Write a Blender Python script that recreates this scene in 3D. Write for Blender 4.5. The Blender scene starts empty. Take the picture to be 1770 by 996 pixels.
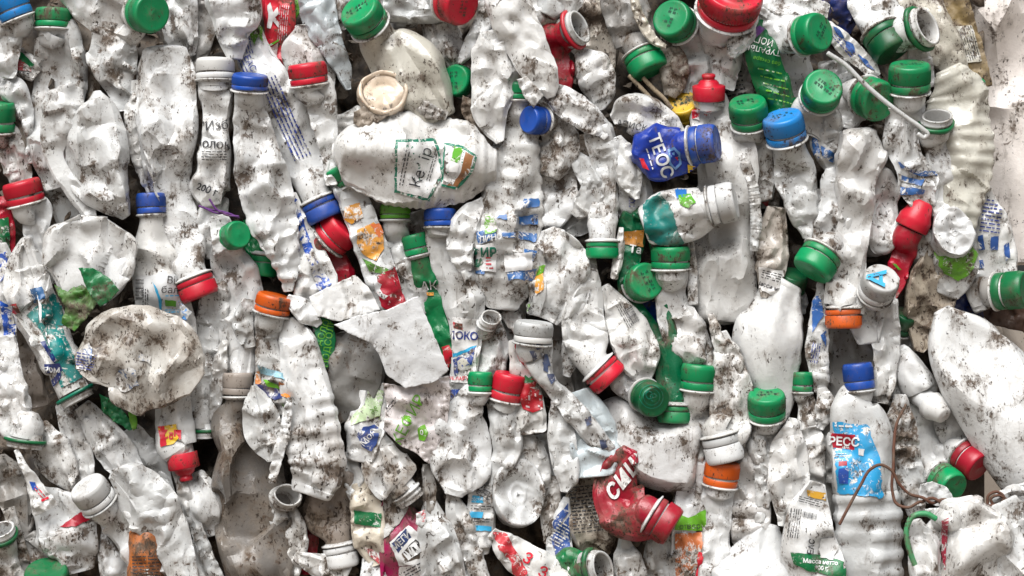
import bpy, bmesh, math, random
import numpy as np
from mathutils import Vector
from mathutils.bvhtree import BVHTree

# ------------------------------------------------------------------ camera, light, exposure
scn = bpy.context.scene
COL = scn.collection
S = 0.00061            # metres per photo pixel on the face of the bale
D = 2.4                # camera distance from that face
cam = bpy.data.cameras.new('camera'); cam.sensor_width = 36; cam.lens = 36 * D / (1770 * S)
cam.clip_start = .05; cam.clip_end = 500
cam.dof.use_dof = True; cam.dof.focus_distance = D - .04; cam.dof.aperture_fstop = 7.0
camo = bpy.data.objects.new('camera', cam); COL.objects.link(camo)
camo.location = (0, -D, 0); camo.rotation_euler = (math.radians(90), 0, 0)
scn.camera = camo

SUN_EL, SUN_AZ, SUN_STR, SKY_STR, EXPO = 55, -18, 3.2, .055, 0.57
w_ = bpy.data.worlds.new('World'); scn.world = w_; w_.use_nodes = True
nt = w_.node_tree; bg = nt.nodes['Background']
sky = nt.nodes.new('ShaderNodeTexSky'); sky.sky_type = 'NISHITA'; sky.sun_disc = False
sky.sun_elevation = math.radians(SUN_EL); sky.sun_rotation = math.radians(180 - SUN_AZ)
sky.air_density = 1.0; sky.dust_density = 4.0; sky.ozone_density = .6
hs = nt.nodes.new('ShaderNodeHueSaturation'); hs.inputs['Saturation'].default_value = .32
nt.links.new(sky.outputs[0], hs.inputs['Color']); nt.links.new(hs.outputs[0], bg.inputs[0])
bg.inputs[1].default_value = SKY_STR
sl = bpy.data.lights.new('sun', 'SUN'); sl.energy = SUN_STR; sl.angle = math.radians(45); sl.color = (1, .995, .985)
so = bpy.data.objects.new('sun', sl); COL.objects.link(so)
so.rotation_euler = (math.radians(90 - SUN_EL), 0, math.radians(SUN_AZ))
scn.view_settings.view_transform = 'Standard'; scn.view_settings.look = 'None'
scn.view_settings.exposure = EXPO; scn.view_settings.gamma = 1
scn.cycles.max_bounces = 6; scn.cycles.diffuse_bounces = 1; scn.cycles.transparent_max_bounces = 6

# ------------------------------------------------------------------ materials
def nmath(n, op, a, b=None, clamp=False):
    m = n.nodes.new('ShaderNodeMath'); m.operation = op; m.use_clamp = clamp
    for i, v in enumerate((a, b)):
        if v is None: continue
        if isinstance(v, (int, float)): m.inputs[i].default_value = v
        else: n.links.new(v, m.inputs[i])
    return m.outputs[0]
def nmix(n, f, a, b):
    m = n.nodes.new('ShaderNodeMix'); m.data_type = 'RGBA'
    n.links.new(f, m.inputs[0]) if not isinstance(f, (int, float)) else setattr(m.inputs[0], 'default_value', f)
    for i, v in ((6, a), (7, b)):
        if isinstance(v, tuple): m.inputs[i].default_value = (*v, 1)
        else: n.links.new(v, m.inputs[i])
    return m.outputs[2]
def nnoise(n, vec, scale, detail=3, rough=.55, dist=0.):
    t = n.nodes.new('ShaderNodeTexNoise'); n.links.new(vec, t.inputs['Vector'])
    t.inputs['Scale'].default_value = scale; t.inputs['Detail'].default_value = detail
    t.inputs['Roughness'].default_value = rough; t.inputs['Distortion'].default_value = dist
    return t.outputs[0]
MATS = {}
def plastic(col, dirt=.5, rough=.42, alpha=1., wear=0., bump=1., wearcol=(.78, .77, .74), warm=True, sss=0.):
    if min(col) > .4 and bump == 1. and not wear: sss = .22
    key = (col, round(dirt, 2), rough, alpha, wear, bump)
    if key in MATS: return MATS[key]
    m = bpy.data.materials.new('plastic'); m.use_nodes = True
    n = m.node_tree; b = n.nodes['Principled BSDF']
    tc = n.nodes.new('ShaderNodeTexCoord'); oi = n.nodes.new('ShaderNodeObjectInfo')
    cx = n.nodes.new('ShaderNodeCombineXYZ')
    n.links.new(oi.outputs['Random'], cx.inputs[0])
    n.links.new(nmath(n, 'MULTIPLY', oi.outputs['Random'], 3.7), cx.inputs[1])
    n.links.new(nmath(n, 'MULTIPLY', oi.outputs['Random'], 7.1), cx.inputs[2])
    va = n.nodes.new('ShaderNodeVectorMath'); va.operation = 'ADD'
    n.links.new(tc.outputs['Object'], va.inputs[0]); n.links.new(cx.outputs[0], va.inputs[1])
    vsc = n.nodes.new('ShaderNodeVectorMath'); vsc.operation = 'SCALE'; n.links.new(va.outputs[0], vsc.inputs[0])
    n.links.new(nmath(n, 'ADD', nmath(n, 'MULTIPLY', nmath(n, 'FRACT', nmath(n, 'MULTIPLY', oi.outputs['Random'], 91.7)), .75), .68), vsc.inputs['Scale'])
    v = vsc.outputs[0]
    clus = nnoise(n, v, 38, 4, .6)
    # how soiled this one is: its own amount on top of the kind's
    own = nmath(n, 'MULTIPLY', nmath(n, 'SUBTRACT', nmath(n, 'FRACT', nmath(n, 'MULTIPLY', oi.outputs['Random'], 37.3)), .45), .075)
    clus = nmath(n, 'ADD', nmath(n, 'SUBTRACT', clus, .5), own)
    mp = n.nodes.new('ShaderNodeMapping'); n.links.new(v, mp.inputs['Vector']); mp.inputs['Scale'].default_value = (1, 1, .55); mp.inputs['Rotation'].default_value = (0, .6, 0)
    fine = nnoise(n, mp.outputs[0], 400, 2, .6, .6)
    mid = nnoise(n, v, 150, 4, .65, .6)
    grime = nnoise(n, v, 55, 8, .72, .7)
    base = col
    if warm and min(col) > .3:   # each bottle its own slightly different plastic
        base = nmix(n, oi.outputs['Random'], col, (col[0] * .92, col[1] * .90, col[2] * .87))
        mk = nmath(n, 'POWER', nmath(n, 'FRACT', nmath(n, 'MULTIPLY', oi.outputs['Random'], 57.1)), 2.2)
        base = nmix(n, mk, base, (col[0] * .66, col[1] * .665, col[2] * .66))
    elif warm and bump < .3 and bump > 0:
        base = nmix(n, nmath(n, 'MULTIPLY', oi.outputs['Random'], .6), col, tuple(q * .6 + .004 for q in col))
    if wear > 0:
        ws = nnoise(n, v, 120, 6, .7, 1.2)
        wm = nmath(n, 'MULTIPLY', nmath(n, 'SUBTRACT', nmath(n, 'ADD', ws, nmath(n, 'MULTIPLY', clus, .6)), .66 - .24 * wear), 14, True)
        base = nmix(n, wm, base, wearcol)
    g1 = nmath(n, 'MULTIPLY', nmath(n, 'SUBTRACT', nmath(n, 'ADD', grime, nmath(n, 'MULTIPLY', clus, 1.1)), .535 - .13 * dirt), 2.8, True)
    g1 = nmath(n, 'MULTIPLY', g1, min(.9, .2 + .55 * dirt))
    c = nmix(n, g1, base, (.17, .125, .083))
    broad = nnoise(n, v, 17, 5, .6, .5)
    g0 = nmath(n, 'MULTIPLY', nmath(n, 'SUBTRACT', broad, .585 - .14 * dirt), 3.4, True)
    c = nmix(n, nmath(n, 'MULTIPLY', g0, min(.75, .62 * dirt)), c, (.30, .25, .20))
    # soil smears
    g2 = nmath(n, 'MULTIPLY', nmath(n, 'SUBTRACT', nmath(n, 'ADD', mid, nmath(n, 'MULTIPLY', clus, 1.3)), .728 - .125 * dirt), 8, True)
    c = nmix(n, nmath(n, 'MULTIPLY', g2, .85), c, (.085, .05, .028))
    # specks, in drifts
    f1 = nmath(n, 'MULTIPLY', nmath(n, 'SUBTRACT', nmath(n, 'ADD', fine, nmath(n, 'MULTIPLY', clus, .6)), .690 - .09 * dirt), 16, True)
    c = nmix(n, nmath(n, 'MULTIPLY', f1, .93), c, (.035, .022, .014))
    # drips and scuffs drawn out along the fall
    mq = n.nodes.new('ShaderNodeMapping'); n.links.new(v, mq.inputs['Vector']); mq.inputs['Scale'].default_value = (1, 1, .16); mq.inputs['Rotation'].default_value = (0, .15, 0)
    st = nnoise(n, mq.outputs[0], 170, 4, .65, .8)
    st = nmath(n, 'MULTIPLY', nmath(n, 'SUBTRACT', nmath(n, 'ADD', st, nmath(n, 'MULTIPLY', clus, .9)), .635 - .10 * dirt), 5, True)
    c = nmix(n, nmath(n, 'MULTIPLY', st, .62), c, (.12, .09, .065))
    # hair-thin scratches
    dn = n.nodes.new('ShaderNodeTexNoise'); n.links.new(v, dn.inputs['Vector']); dn.inputs['Scale'].default_value = 90
    vs = n.nodes.new('ShaderNodeVectorMath'); vs.operation = 'SCALE'; vs.inputs['Scale'].default_value = .012
    n.links.new(dn.outputs[1], vs.inputs[0])
    va2 = n.nodes.new('ShaderNodeVectorMath'); va2.operation = 'ADD'
    n.links.new(v, va2.inputs[0]); n.links.new(vs.outputs[0], va2.inputs[1])
    vo = n.nodes.new('ShaderNodeTexVoronoi'); vo.feature = 'DISTANCE_TO_EDGE'; vo.inputs['Scale'].default_value = 85
    n.links.new(va2.outputs[0], vo.inputs['Vector'])
    sc = nmath(n, 'LESS_THAN', vo.outputs['Distance'], .014)
    sm = nmath(n, 'MULTIPLY', nmath(n, 'SUBTRACT', nmath(n, 'ADD', grime, nmath(n, 'MULTIPLY', clus, .5)), .60 - .06 * dirt), 8, True)
    c = nmix(n, nmath(n, 'MULTIPLY', nmath(n, 'MULTIPLY', sc, sm), .6), c, (.10, .08, .065))
    n.links.new(c, b.inputs['Base Color'])
    allm = nmath(n, 'MAXIMUM', nmath(n, 'MAXIMUM', f1, g2), g1, True)
    rr = n.nodes.new('ShaderNodeMapRange'); n.links.new(allm, rr.inputs[0])
    rr.inputs[3].default_value = rough; rr.inputs[4].default_value = .85
    n.links.new(rr.outputs[0], b.inputs['Roughness'])
    b.inputs['Alpha'].default_value = alpha
    if sss: b.inputs['Subsurface Weight'].default_value = sss; b.inputs['Subsurface Radius'].default_value = (1, .95, .85); b.inputs['Subsurface Scale'].default_value = .005
    b.inputs['Specular IOR Level'].default_value = .5
    if sss: b.inputs['Coat Weight'].default_value = .35; b.inputs['Coat Roughness'].default_value = .12
    if bump > 0:
        h = nmath(n, 'ADD', nmath(n, 'MULTIPLY', grime, 1.0), nmath(n, 'MULTIPLY', mid, .6))
        h = nmath(n, 'ADD', h, nmath(n, 'MULTIPLY', f1, .25))
        bp = n.nodes.new('ShaderNodeBump'); bp.inputs['Strength'].default_value = .3 * bump; bp.inputs['Distance'].default_value = .003
        n.links.new(h, bp.inputs['Height']); n.links.new(bp.outputs[0], b.inputs['Normal'])
    MATS[key] = m
    return m
C = dict(white=(.74, .745, .74), cream=(.68, .65, .57), grey=(.34, .33, .315), clear=(.42, .43, .44), brown=(.30, .25, .20),
         green=(.0, .27, .088), lime=(.10, .36, .02), dgreen=(.0, .10, .032), forest=(.002, .15, .045), red=(.62, .010, .032), dred=(.36, .006, .022),
         blue=(.010, .075, .40), navy=(.006, .022, .14), sky=(.008, .24, .66), orange=(.72, .115, .008), amber=(.62, .26, .02),
         teal=(.0, .20, .19), yellow=(.80, .50, .02), magenta=(.32, .004, .075), black=(.02, .02, .022), pink=(.75, .55, .56),
         cyan=(.03, .38, .66), royal=(.012, .045, .38), taupe=(.36, .31, .27), purple=(.10, .02, .16), rust=(.10, .036, .018),
         tgreen=(.0, .17, .10), peach=(.80, .36, .06), grass=(.13, .38, .02), bag=(.86, .81, .78), pale=(.82, .82, .82), ink=(.03, .03, .035), inkblue=(.03, .05, .25))
def col(c): return C[c] if isinstance(c, str) else c

# ------------------------------------------------------------------ helpers
def Wp(x, y, d):
    k = (D - d * S) / D
    return Vector(((x - 885) * S * k, -d * S, (498 - y) * S * k))
QUEUE, DECIM = [], {}
def flush():
    """flatten the crumpled shells into hard-edged facets, then lay labels and lettering on them"""
    for ob, (ratio, ang) in DECIM.items():
        m = ob.modifiers.new('facets', 'DECIMATE'); m.ratio = ratio
    dg = bpy.context.evaluated_depsgraph_get(); new = {}
    for ob in DECIM: new[ob] = bpy.data.meshes.new_from_object(ob.evaluated_get(dg))
    for ob, me in new.items():
        ob.modifiers.clear(); old = ob.data; ob.data = me; bpy.data.meshes.remove(old); me.name = ob.name
        me.polygons.foreach_set('use_smooth', [True] * len(me.polygons)); me.set_sharp_from_angle(angle=math.radians(DECIM[ob][1]))
    for f in QUEUE: f()
class Thing:
    def __init__(s, name, label, cat, x, y, d, group=None):
        s.o = bpy.data.objects.new(name, None); COL.objects.link(s.o)
        s.o.empty_display_size = .01
        s.a = (x, y, d); s.loc = Wp(x, y, d); s.k = S * (D - d * S) / D
        s.o.location = s.loc
        s.o['label'] = label; s.o['category'] = cat
        if group: s.o['group'] = group
        s.bv = None; s.tmesh = []
    def local(s, V):       # (x, -y, d) pixels -> metres about the thing
        V = np.asarray(V, float); o = np.empty_like(V)
        o[:, 0] = (V[:, 0] - s.a[0]) * s.k; o[:, 1] = -(V[:, 2] - s.a[2]) * s.k; o[:, 2] = (V[:, 1] + s.a[1]) * s.k
        return o
    def add(s, name, V, F, mat, parent=None, target=False, smooth=True, flip=True):
        L = s.local(V)
        F = [list(f) for f in F]
        if flip:
            vol = 0.
            c = L.mean(0); Q = L - c
            q = np.array([(f[0], f[1], f[2]) for f in F]); vol = np.einsum('ij,ij->i', Q[q[:, 0]], np.cross(Q[q[:, 1]], Q[q[:, 2]])).sum()
            if vol < 0: F = [f[::-1] for f in F]
        me = bpy.data.meshes.new(name); me.from_pydata(L.tolist(), [], F)
        me.polygons.foreach_set('use_smooth', [smooth] * len(F)); me.materials.append(mat)
        o = bpy.data.objects.new(name, me); COL.objects.link(o); o.parent = parent or s.o
        if target: s.tmesh.append((L, F, o)); s.bv = None; s.body = o
        return o
    def bvh(s):
        if s.bv is None:
            vs, fs, off = [], [], 0
            for L, F, ob in s.tmesh:
                if ob is not None and ob in DECIM:
                    L = np.array([v.co[:] for v in ob.data.vertices]); F = [list(p.vertices) for p in ob.data.polygons]
                vs += [Vector(v) + s.loc for v in L.tolist()]; fs += [[i + off for i in f] for f in F]; off += len(L)
            s.bv = BVHTree.FromPolygons(vs, fs)
        return s.bv
    def drape(s, name, bm, mat, off=.0008, maxjump=22, lab=None):
        QUEUE.append(lambda: s.drape_now(name, bm, mat, off, maxjump, lab))
    def drape_now(s, name, bm, mat, off, maxjump, lab):
        s.nd = getattr(s, 'nd', 0) + 1; off += s.nd * .00009
        """lay a flat piece (photo pixels, x / -y) onto this thing's surface"""
        bv = s.bvh(); cpos = Vector((0, -D, 0)); ok = {}
        for v in bm.verts:
            p = Wp(v.co.x, -v.co.y, 0); h, nrm, _, _ = bv.ray_cast(cpos, (p - cpos).normalized())
            if h is None: ok[v] = False; continue
            ok[v] = True
            if nrm.dot(p - cpos) > 0: nrm = -nrm
            v.co = h - s.loc + nrm * off * .6 + (cpos - p).normalized() * off
        dead = [v for v in bm.verts if not ok[v]]
        bmesh.ops.delete(bm, geom=dead, context='VERTS')
        bad = [f for f in bm.faces if max(v.co.y for v in f.verts) - min(v.co.y for v in f.verts) > maxjump * S]
        bmesh.ops.delete(bm, geom=bad, context='FACES')
        if not bm.faces: bm.free(); return None
        me = bpy.data.meshes.new(name); bm.to_mesh(me); bm.free()
        me.polygons.foreach_set('use_smooth', [True] * len(me.polygons)); me.materials.append(mat)
        o = bpy.data.objects.new(name, me); COL.objects.link(o); o.parent = s.o
        if lab: o['label'] = lab
        return o
def pp(sx):
    return [tuple(float(q) for q in p.split(',')) for p in sx.split()]
def gridcut(bm, step):
    xs = [v.co.x for v in bm.verts]; ys = [v.co.y for v in bm.verts]
    for ax, lo, hi in ((0, min(xs), max(xs)), (1, min(ys), max(ys))):
        q = math.floor(lo / step) * step + step * .37
        while q < hi:
            if q > lo:
                co = [0, 0, 0]; no = [0, 0, 0]; co[ax] = q; no[ax] = 1
                bmesh.ops.bisect_plane(bm, geom=bm.verts[:] + bm.edges[:] + bm.faces[:], plane_co=co, plane_no=no)
            q += step
def polybm(polys, step=5, rag=0., rng=None):
    bm = bmesh.new()
    for poly in polys:
        pts = []
        for i, (x, y) in enumerate(poly):
            x2, y2 = poly[(i + 1) % len(poly)]; L = math.hypot(x2 - x, y2 - y); m = max(1, int(L / 6)) if rag else 1
            for j in range(m):
                q = j / m; a, b_ = x + (x2 - x) * q, y + (y2 - y) * q
                if rag: a += rng.uniform(-rag, rag); b_ += rng.uniform(-rag, rag)
                pts.append(bm.verts.new((a, -b_, 0)))
        bm.faces.new(pts)
    bmesh.ops.triangulate(bm, faces=bm.faces[:])
    gridcut(bm, step)
    return bm
def Lb(t, c, pts, wear=.35, dirt=.3, rag=.8, name='label', lab=None, rough=.4):
    polys = [pp(q) for q in pts.split('|')]
    for poly in polys: t.drape(name, polybm([poly], 5, rag, random.Random(len(pts))), plastic(col(c), dirt, rough, 1., wear, .4), lab=lab)
FONTSH = {}
def text_bm(txt, size, shear=0., bold=0.):
    c = bpy.data.curves.new('lettering', 'FONT'); c.body = txt; c.size = 1.; c.align_x = 'CENTER'; c.align_y = 'CENTER'
    c.shear = shear; c.offset = bold; c.resolution_u = 3
    o = bpy.data.objects.new('lettering', c); COL.objects.link(o)
    dg = bpy.context.evaluated_depsgraph_get(); me = bpy.data.meshes.new_from_object(o.evaluated_get(dg))
    bm = bmesh.new(); bm.from_mesh(me); bpy.data.objects.remove(o); bpy.data.curves.remove(c); bpy.data.meshes.remove(me)
    bmesh.ops.scale(bm, vec=(size, size, 1), verts=bm.verts)
    return bm
def place(bm, x, y, ang):
    a = math.radians(ang); ca, sa = math.cos(a), math.sin(a)
    for v in bm.verts:
        X, Y = v.co.x, v.co.y; v.co.x = x + X * ca - Y * sa; v.co.y = -y + X * sa + Y * ca; v.co.z = 0
def Tx(t, txt, x, y, size, ang=0, c='ink', bold=.02, sx=1., shear=0., dirt=.15, wear=.12, off=.0011):
    bm = text_bm(txt, size, shear, bold)
    if sx != 1: bmesh.ops.scale(bm, vec=(sx, 1, 1), verts=bm.verts)
    bmesh.ops.triangulate(bm, faces=bm.faces[:])
    place(bm, x, y, ang); gridcut(bm, 6)
    return t.drape('lettering', bm, plastic(col(c), dirt, .45, 1., wear, 0), off)
def Pr(t, x, y, w, h, ang=0, rows=6, c='ink', seed=1, fill=.36, off=.0009):
    """small print too fine to read: rows of broken strokes"""
    rng = random.Random(seed); bm = bmesh.new(); rh = h / rows
    for r in range(rows):
        q = -w / 2
        while q < w / 2 - 2:
            L = min(rng.uniform(3, 11), w / 2 - q); y0 = h / 2 - (r + .5) * rh
            vs = [bm.verts.new((q + a, y0 + b_, 0)) for a, b_ in ((0, 0), (L, 0), (L, rh * fill), (0, rh * fill))]
            bm.faces.new(vs); q += L + rng.uniform(1.2, 3)
    place(bm, x, y, ang); gridcut(bm, 7)
    return t.drape('small_print', bm, plastic(col(c), .2, .5, 1., .35, 0), off)
def Bars(t, x, y, w, h, ang=0, n=18, c='ink', seed=1):
    rng = random.Random(seed); bm = bmesh.new(); q = -w / 2; st = w / n
    for i in range(n):
        b_ = st * rng.choice((.3, .45, .7))
        bm.faces.new([bm.verts.new((q + a, z, 0)) for a, z in ((0, -h / 2), (b_, -h / 2), (b_, h / 2), (0, h / 2))]); q += st
    place(bm, x, y, ang); gridcut(bm, 7)
    return t.drape('barcode', bm, plastic(col(c), .2, .5, 1., .2, 0), .0009)

def spline(P, step):
    P = np.asarray(P, float); K = len(P)
    seg = np.maximum(np.linalg.norm(np.diff(P[:, :3], axis=0), axis=1), 1e-3)
    u = np.concatenate([[0], np.cumsum(seg)])
    Tn = np.zeros_like(P)
    for i in range(K):
        if i == 0: Tn[i] = (P[1] - P[0]) / seg[0]
        elif i == K - 1: Tn[i] = (P[-1] - P[-2]) / seg[-1]
        else: Tn[i] = ((P[i + 1] - P[i]) / seg[i] * seg[i - 1] + (P[i] - P[i - 1]) / seg[i - 1] * seg[i]) / (seg[i] + seg[i - 1])
    N = max(8, int(u[-1] / step)); q = np.linspace(0, u[-1], N); out = np.zeros((N, P.shape[1]))
    idx = np.clip(np.searchsorted(u, q, 'right') - 1, 0, K - 2)
    h = seg[idx][:, None]; s_ = ((q - u[idx]) / seg[idx])[:, None]
    out = (2 * s_**3 - 3 * s_**2 + 1) * P[idx] + (s_**3 - 2 * s_**2 + s_) * h * Tn[idx] + (-2 * s_**3 + 3 * s_**2) * P[idx + 1] + (s_**3 - s_**2) * h * Tn[idx + 1]
    return out
def nz(v): return v / np.maximum(np.linalg.norm(v, axis=-1, keepdims=True), 1e-9)
def tube(P, M=56, step=2.6, cap0=True, cap1=True, wob=None, base=True, pan=None):
    """P rows: x, up, d, w, t, n ; returns verts, normals, faces, per-vertex spine fraction"""
    Q = spline(P, step); N = len(Q)
    c = Q[:, :3]; w = np.maximum(Q[:, 3], 1.2); t = np.maximum(Q[:, 4], 1.0); ne = np.clip(Q[:, 5], 1.15, 6)
    if wob is not None:
        c = c + wob(np.linspace(0, 1, N))
    T = nz(np.gradient(c, axis=0)); view = np.array([0, 0, 1.])
    Sd = np.zeros((N, 3)); i0 = int(np.argmin(np.abs(T[:, 2]) - .001 * np.arange(N)))
    Sd[i0] = nz(np.cross(view, T[i0]))
    for i in range(i0 + 1, N): Sd[i] = nz(Sd[i - 1] - T[i] * np.dot(Sd[i - 1], T[i]))
    for i in range(i0 - 1, -1, -1): Sd[i] = nz(Sd[i + 1] - T[i] * np.dot(Sd[i + 1], T[i]))
    # ends
    def ends(sgn, at):
        rows = []; rc = min(w[at], t[at]) * .55
        for j in range(1, 6):
            u = j / 5 * math.pi / 2
            rows.append((c[at] + sgn * T[at] * rc * math.sin(u), 1 - (rc / w[at]) * (1 - math.cos(u)), 1 - (rc / t[at]) * (1 - math.cos(u))))
        a, b_ = rows[-1][1], rows[-1][2]; e = rows[-1][0]
        for j in range(1, 6):
            f = 1 - j / 5.2; rows.append((e - sgn * T[at] * rc * .35 * (1 - f), a * f, b_ * f))
        return [(r[0], w[at] * r[1], t[at] * r[2], ne[at], T[at], Sd[at]) for r in rows]
    st = [(c[i], w[i], t[i], ne[i], T[i], Sd[i]) for i in range(N)]
    fr = list(np.linspace(0, 1, N))
    if cap0: e = ends(-1, 0)[::-1]; st = e + st; fr = [0] * len(e) + fr
    if cap1: e = ends(1, N - 1); st = st + e; fr = fr + [1] * len(e)
    # flattened skin: a net of flat panels meeting in sharp creases, most of them lengthwise
    if pan:
        rg, pw, pn = pan; Ln = np.linalg.norm(np.diff(c, axis=0), axis=1).sum(); wmx = w.max()
        nr = max(3, int(Ln / max(24, wmx * 1.15)) + 2); nc = int(rg.integers(2, 5)) if wmx > 16 else 2
        rpos = np.sort(np.concatenate([[0, 1], rg.uniform(0, 1, nr - 2)])); X = np.zeros((nr, nc)); Hh = np.zeros((nr, nc))
        x0 = np.sort(np.linspace(-.72, .72, nc) + rg.normal(size=nc) * .14); h0 = rg.uniform(.25, 1.2, nc)
        if nc > 2 and rg.random() < .75: h0[rg.integers(1, nc - 1)] *= rg.choice((.05, .3, 1.3))
        for i in range(nr):
            x0 = x0 * .75 + .25 * np.linspace(-.72, .72, nc) + rg.normal(size=nc) * .13; h0 = np.clip(h0 * .72 + .28 * rg.uniform(.1, 1.3, nc) + rg.normal(size=nc) * .20, -.15, 1.4)
            X[i] = np.clip(np.sort(x0), -.93, .93); Hh[i] = h0
    n2 = len(st); th = np.linspace(0, 2 * math.pi, M, endpoint=False); ct, sn = np.cos(th), np.sin(th)
    V = np.zeros((n2, M, 3)); Nn = np.zeros((n2, M, 3))
    for i, (cc, ww, tt, en, tg, sd) in enumerate(st):
        up = np.cross(sd, tg); a = np.sign(ct) * np.abs(ct) ** (2 / en); b_ = np.sign(sn) * np.abs(sn) ** (2 / en * (1 + .55 * np.clip((.8 - tt / ww) / .3, 0, 1)))
        if pan:
            f = fr[i]; wt = pw * np.clip((f - pn) / .12, 0, 1) * (1 if f < 1 else max(0, 1 - (i - (n2 - 10)) / 6) if cap1 else 1)
            xk = [np.interp(f, rpos, X[:, k]) for k in range(X.shape[1])]; hk = [np.interp(f, rpos, Hh[:, k]) for k in range(X.shape[1])]
            z = np.interp(ct, [-1] + xk + [1], [0] + hk + [0]); front = (sn * np.sign(up[2] + 1e-6)) > 0
            b_ = np.where(front, b_ * (1 - wt) + wt * z * np.sign(up[2] + 1e-6), b_)
        V[i] = cc + np.outer(a * ww, sd) + np.outer(b_ * tt, up)
        Nn[i] = nz(np.outer(ct / ww, sd) + np.outer(sn / tt, up))
    V = V.reshape(-1, 3); Nn = Nn.reshape(-1, 3); fr = np.repeat(fr, M)
    F = []
    for i in range(n2 - 1):
        for j in range(M):
            j2 = (j + 1) % M; F.append((i * M + j, i * M + j2, (i + 1) * M + j2, (i + 1) * M + j))
    if cap0: F.append(tuple(range(M))[::-1])
    if cap1: F.append(tuple(range((n2 - 1) * M, n2 * M)))
    return V, Nn, F, fr
def crumple(V, Nn, cw, cr, size, rng, K=None, area=None, frontal=True, cell=None, wv=None, tv=None, Tg=None):
    """press flat dents into a shell (each mirrored about a plane, leaving a sharp rim) and facet the skin"""
    V0 = V; V = V.copy(); n = len(V)
    if wv is None: wv = np.full(n, size * 1.2)
    if tv is None: tv = wv * .6
    cand = np.where((cw > .35) & (Nn[:, 2] > (-.25 if frontal else -2)))[0]
    if len(cand) == 0: return V
    if K is None: K = int(max(4, area / (size * size) * .9 * cr))
    for k in range(min(K, 60)):
        i = rng.choice(cand); nn = nz(Nn[i] + .42 * rng.normal(size=3)); dep = size * rng.uniform(.08, .34)
        c = V[i] - nn * dep; R = size * rng.uniform(.6, 1.7); rel = V - c; s = rel @ nn
        wgt = np.clip(1.25 - np.linalg.norm(rel, axis=1) / R, 0, 1); wgt = wgt * wgt * (3 - 2 * wgt)
        s = np.where((s > 0) & (s < size * .9), s, 0) * wgt * np.minimum(1, cw * 1.3)
        V -= np.outer(s * (1 + rng.uniform(-.15, .75)), nn)
    # sharp folds: valleys and ridges, most of them running along the bottle
    disp = np.zeros(n); dz = np.zeros(n)
    for k in range(min(80, int(5 + area / (size * size) * .8 * (.35 + .65 * cr)))):
        i = rng.choice(cand); u = rng.random(); N0 = Nn[i]
        al = nz(Tg[i] - N0 * (Tg[i] @ N0)) if Tg is not None else nz(np.cross(N0, rng.normal(size=3)))
        ac = np.cross(N0, al); th = rng.normal() * .28 if u < .55 else (math.pi / 2 + rng.normal() * .3 if u < .75 else rng.uniform(0, 3.14))
        ln = al * math.cos(th) + ac * math.sin(th); tn = np.cross(N0, ln)
        R = size * rng.uniform(.5, 1.5); R2 = R * rng.uniform(1.2, 2.8)
        if k < 2: th = rng.normal() * .12; ln = al * math.cos(th) + ac * math.sin(th); tn = np.cross(N0, ln); R = size * rng.uniform(1.1, 1.6); R2 = size * rng.uniform(2.5, 6)
        rel = V - V[i]; s = rel @ tn; l = rel @ ln; m_ = rel @ N0
        wgt = np.clip(1 - np.sqrt((s / R) ** 2 + (l / R2) ** 2 + (m_ / R) ** 2), 0, 1); wgt = np.minimum(1, wgt * 1.6)
        q = np.abs(s) if rng.random() < .6 else np.maximum(0, s) * 1.3
        disp += q * wgt * rng.uniform(.12, .62) * rng.choice((-1, 1, 1)) * min(1.3, .3 + .7 * cr)
    V += Nn * (np.clip(disp, -size * .5, size * .5) * cw)[:, None]
    for cell_, amp in ((cell or max(18, size * .8), .07 * cr), (11., .02 * cr)):
        ns = int(min(260, max(12, area * 2.2 / cell_ ** 2))); sd = V[rng.choice(n, ns)] + rng.normal(size=(ns, 3)) * 2
        g = rng.normal(size=(ns, 3)) * amp; h = rng.normal(size=ns) * amp * cell_ * .16
        disp = np.zeros(n)
        for a in range(0, n, 4000):
            v = V[a:a + 4000]; d2 = ((v[:, None, :] - sd[None]) ** 2).sum(2); dd = np.sqrt(d2)
            ww = np.exp(-(dd - dd.min(1, keepdims=True)) / (cell_ * .055)); ww /= ww.sum(1, keepdims=True)
            val = h[None] + ((v[:, None, :] - sd[None]) * g[None]).sum(2)
            disp[a:a + 4000] = (ww * val).sum(1)
        disp = np.clip(disp, -cell_ * .35, cell_ * .35)
        V += Nn * (disp * cw)[:, None]
    Dl = V - V0; lat = np.linalg.norm(Dl[:, :2], axis=1); Dl[:, :2] *= .5; lat *= .5; lim = .05 * wv + .8
    Dl[:, :2] *= (lim * np.tanh(lat / lim) / np.maximum(lat, 1e-6))[:, None]
    lim = 1.05 * tv + 1.5; Dl[:, 2] = lim * np.tanh(Dl[:, 2] / lim)
    return V0 + Dl
SEED = [100]
def rngn():
    SEED[0] += 1; return np.random.default_rng(SEED[0])

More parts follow.
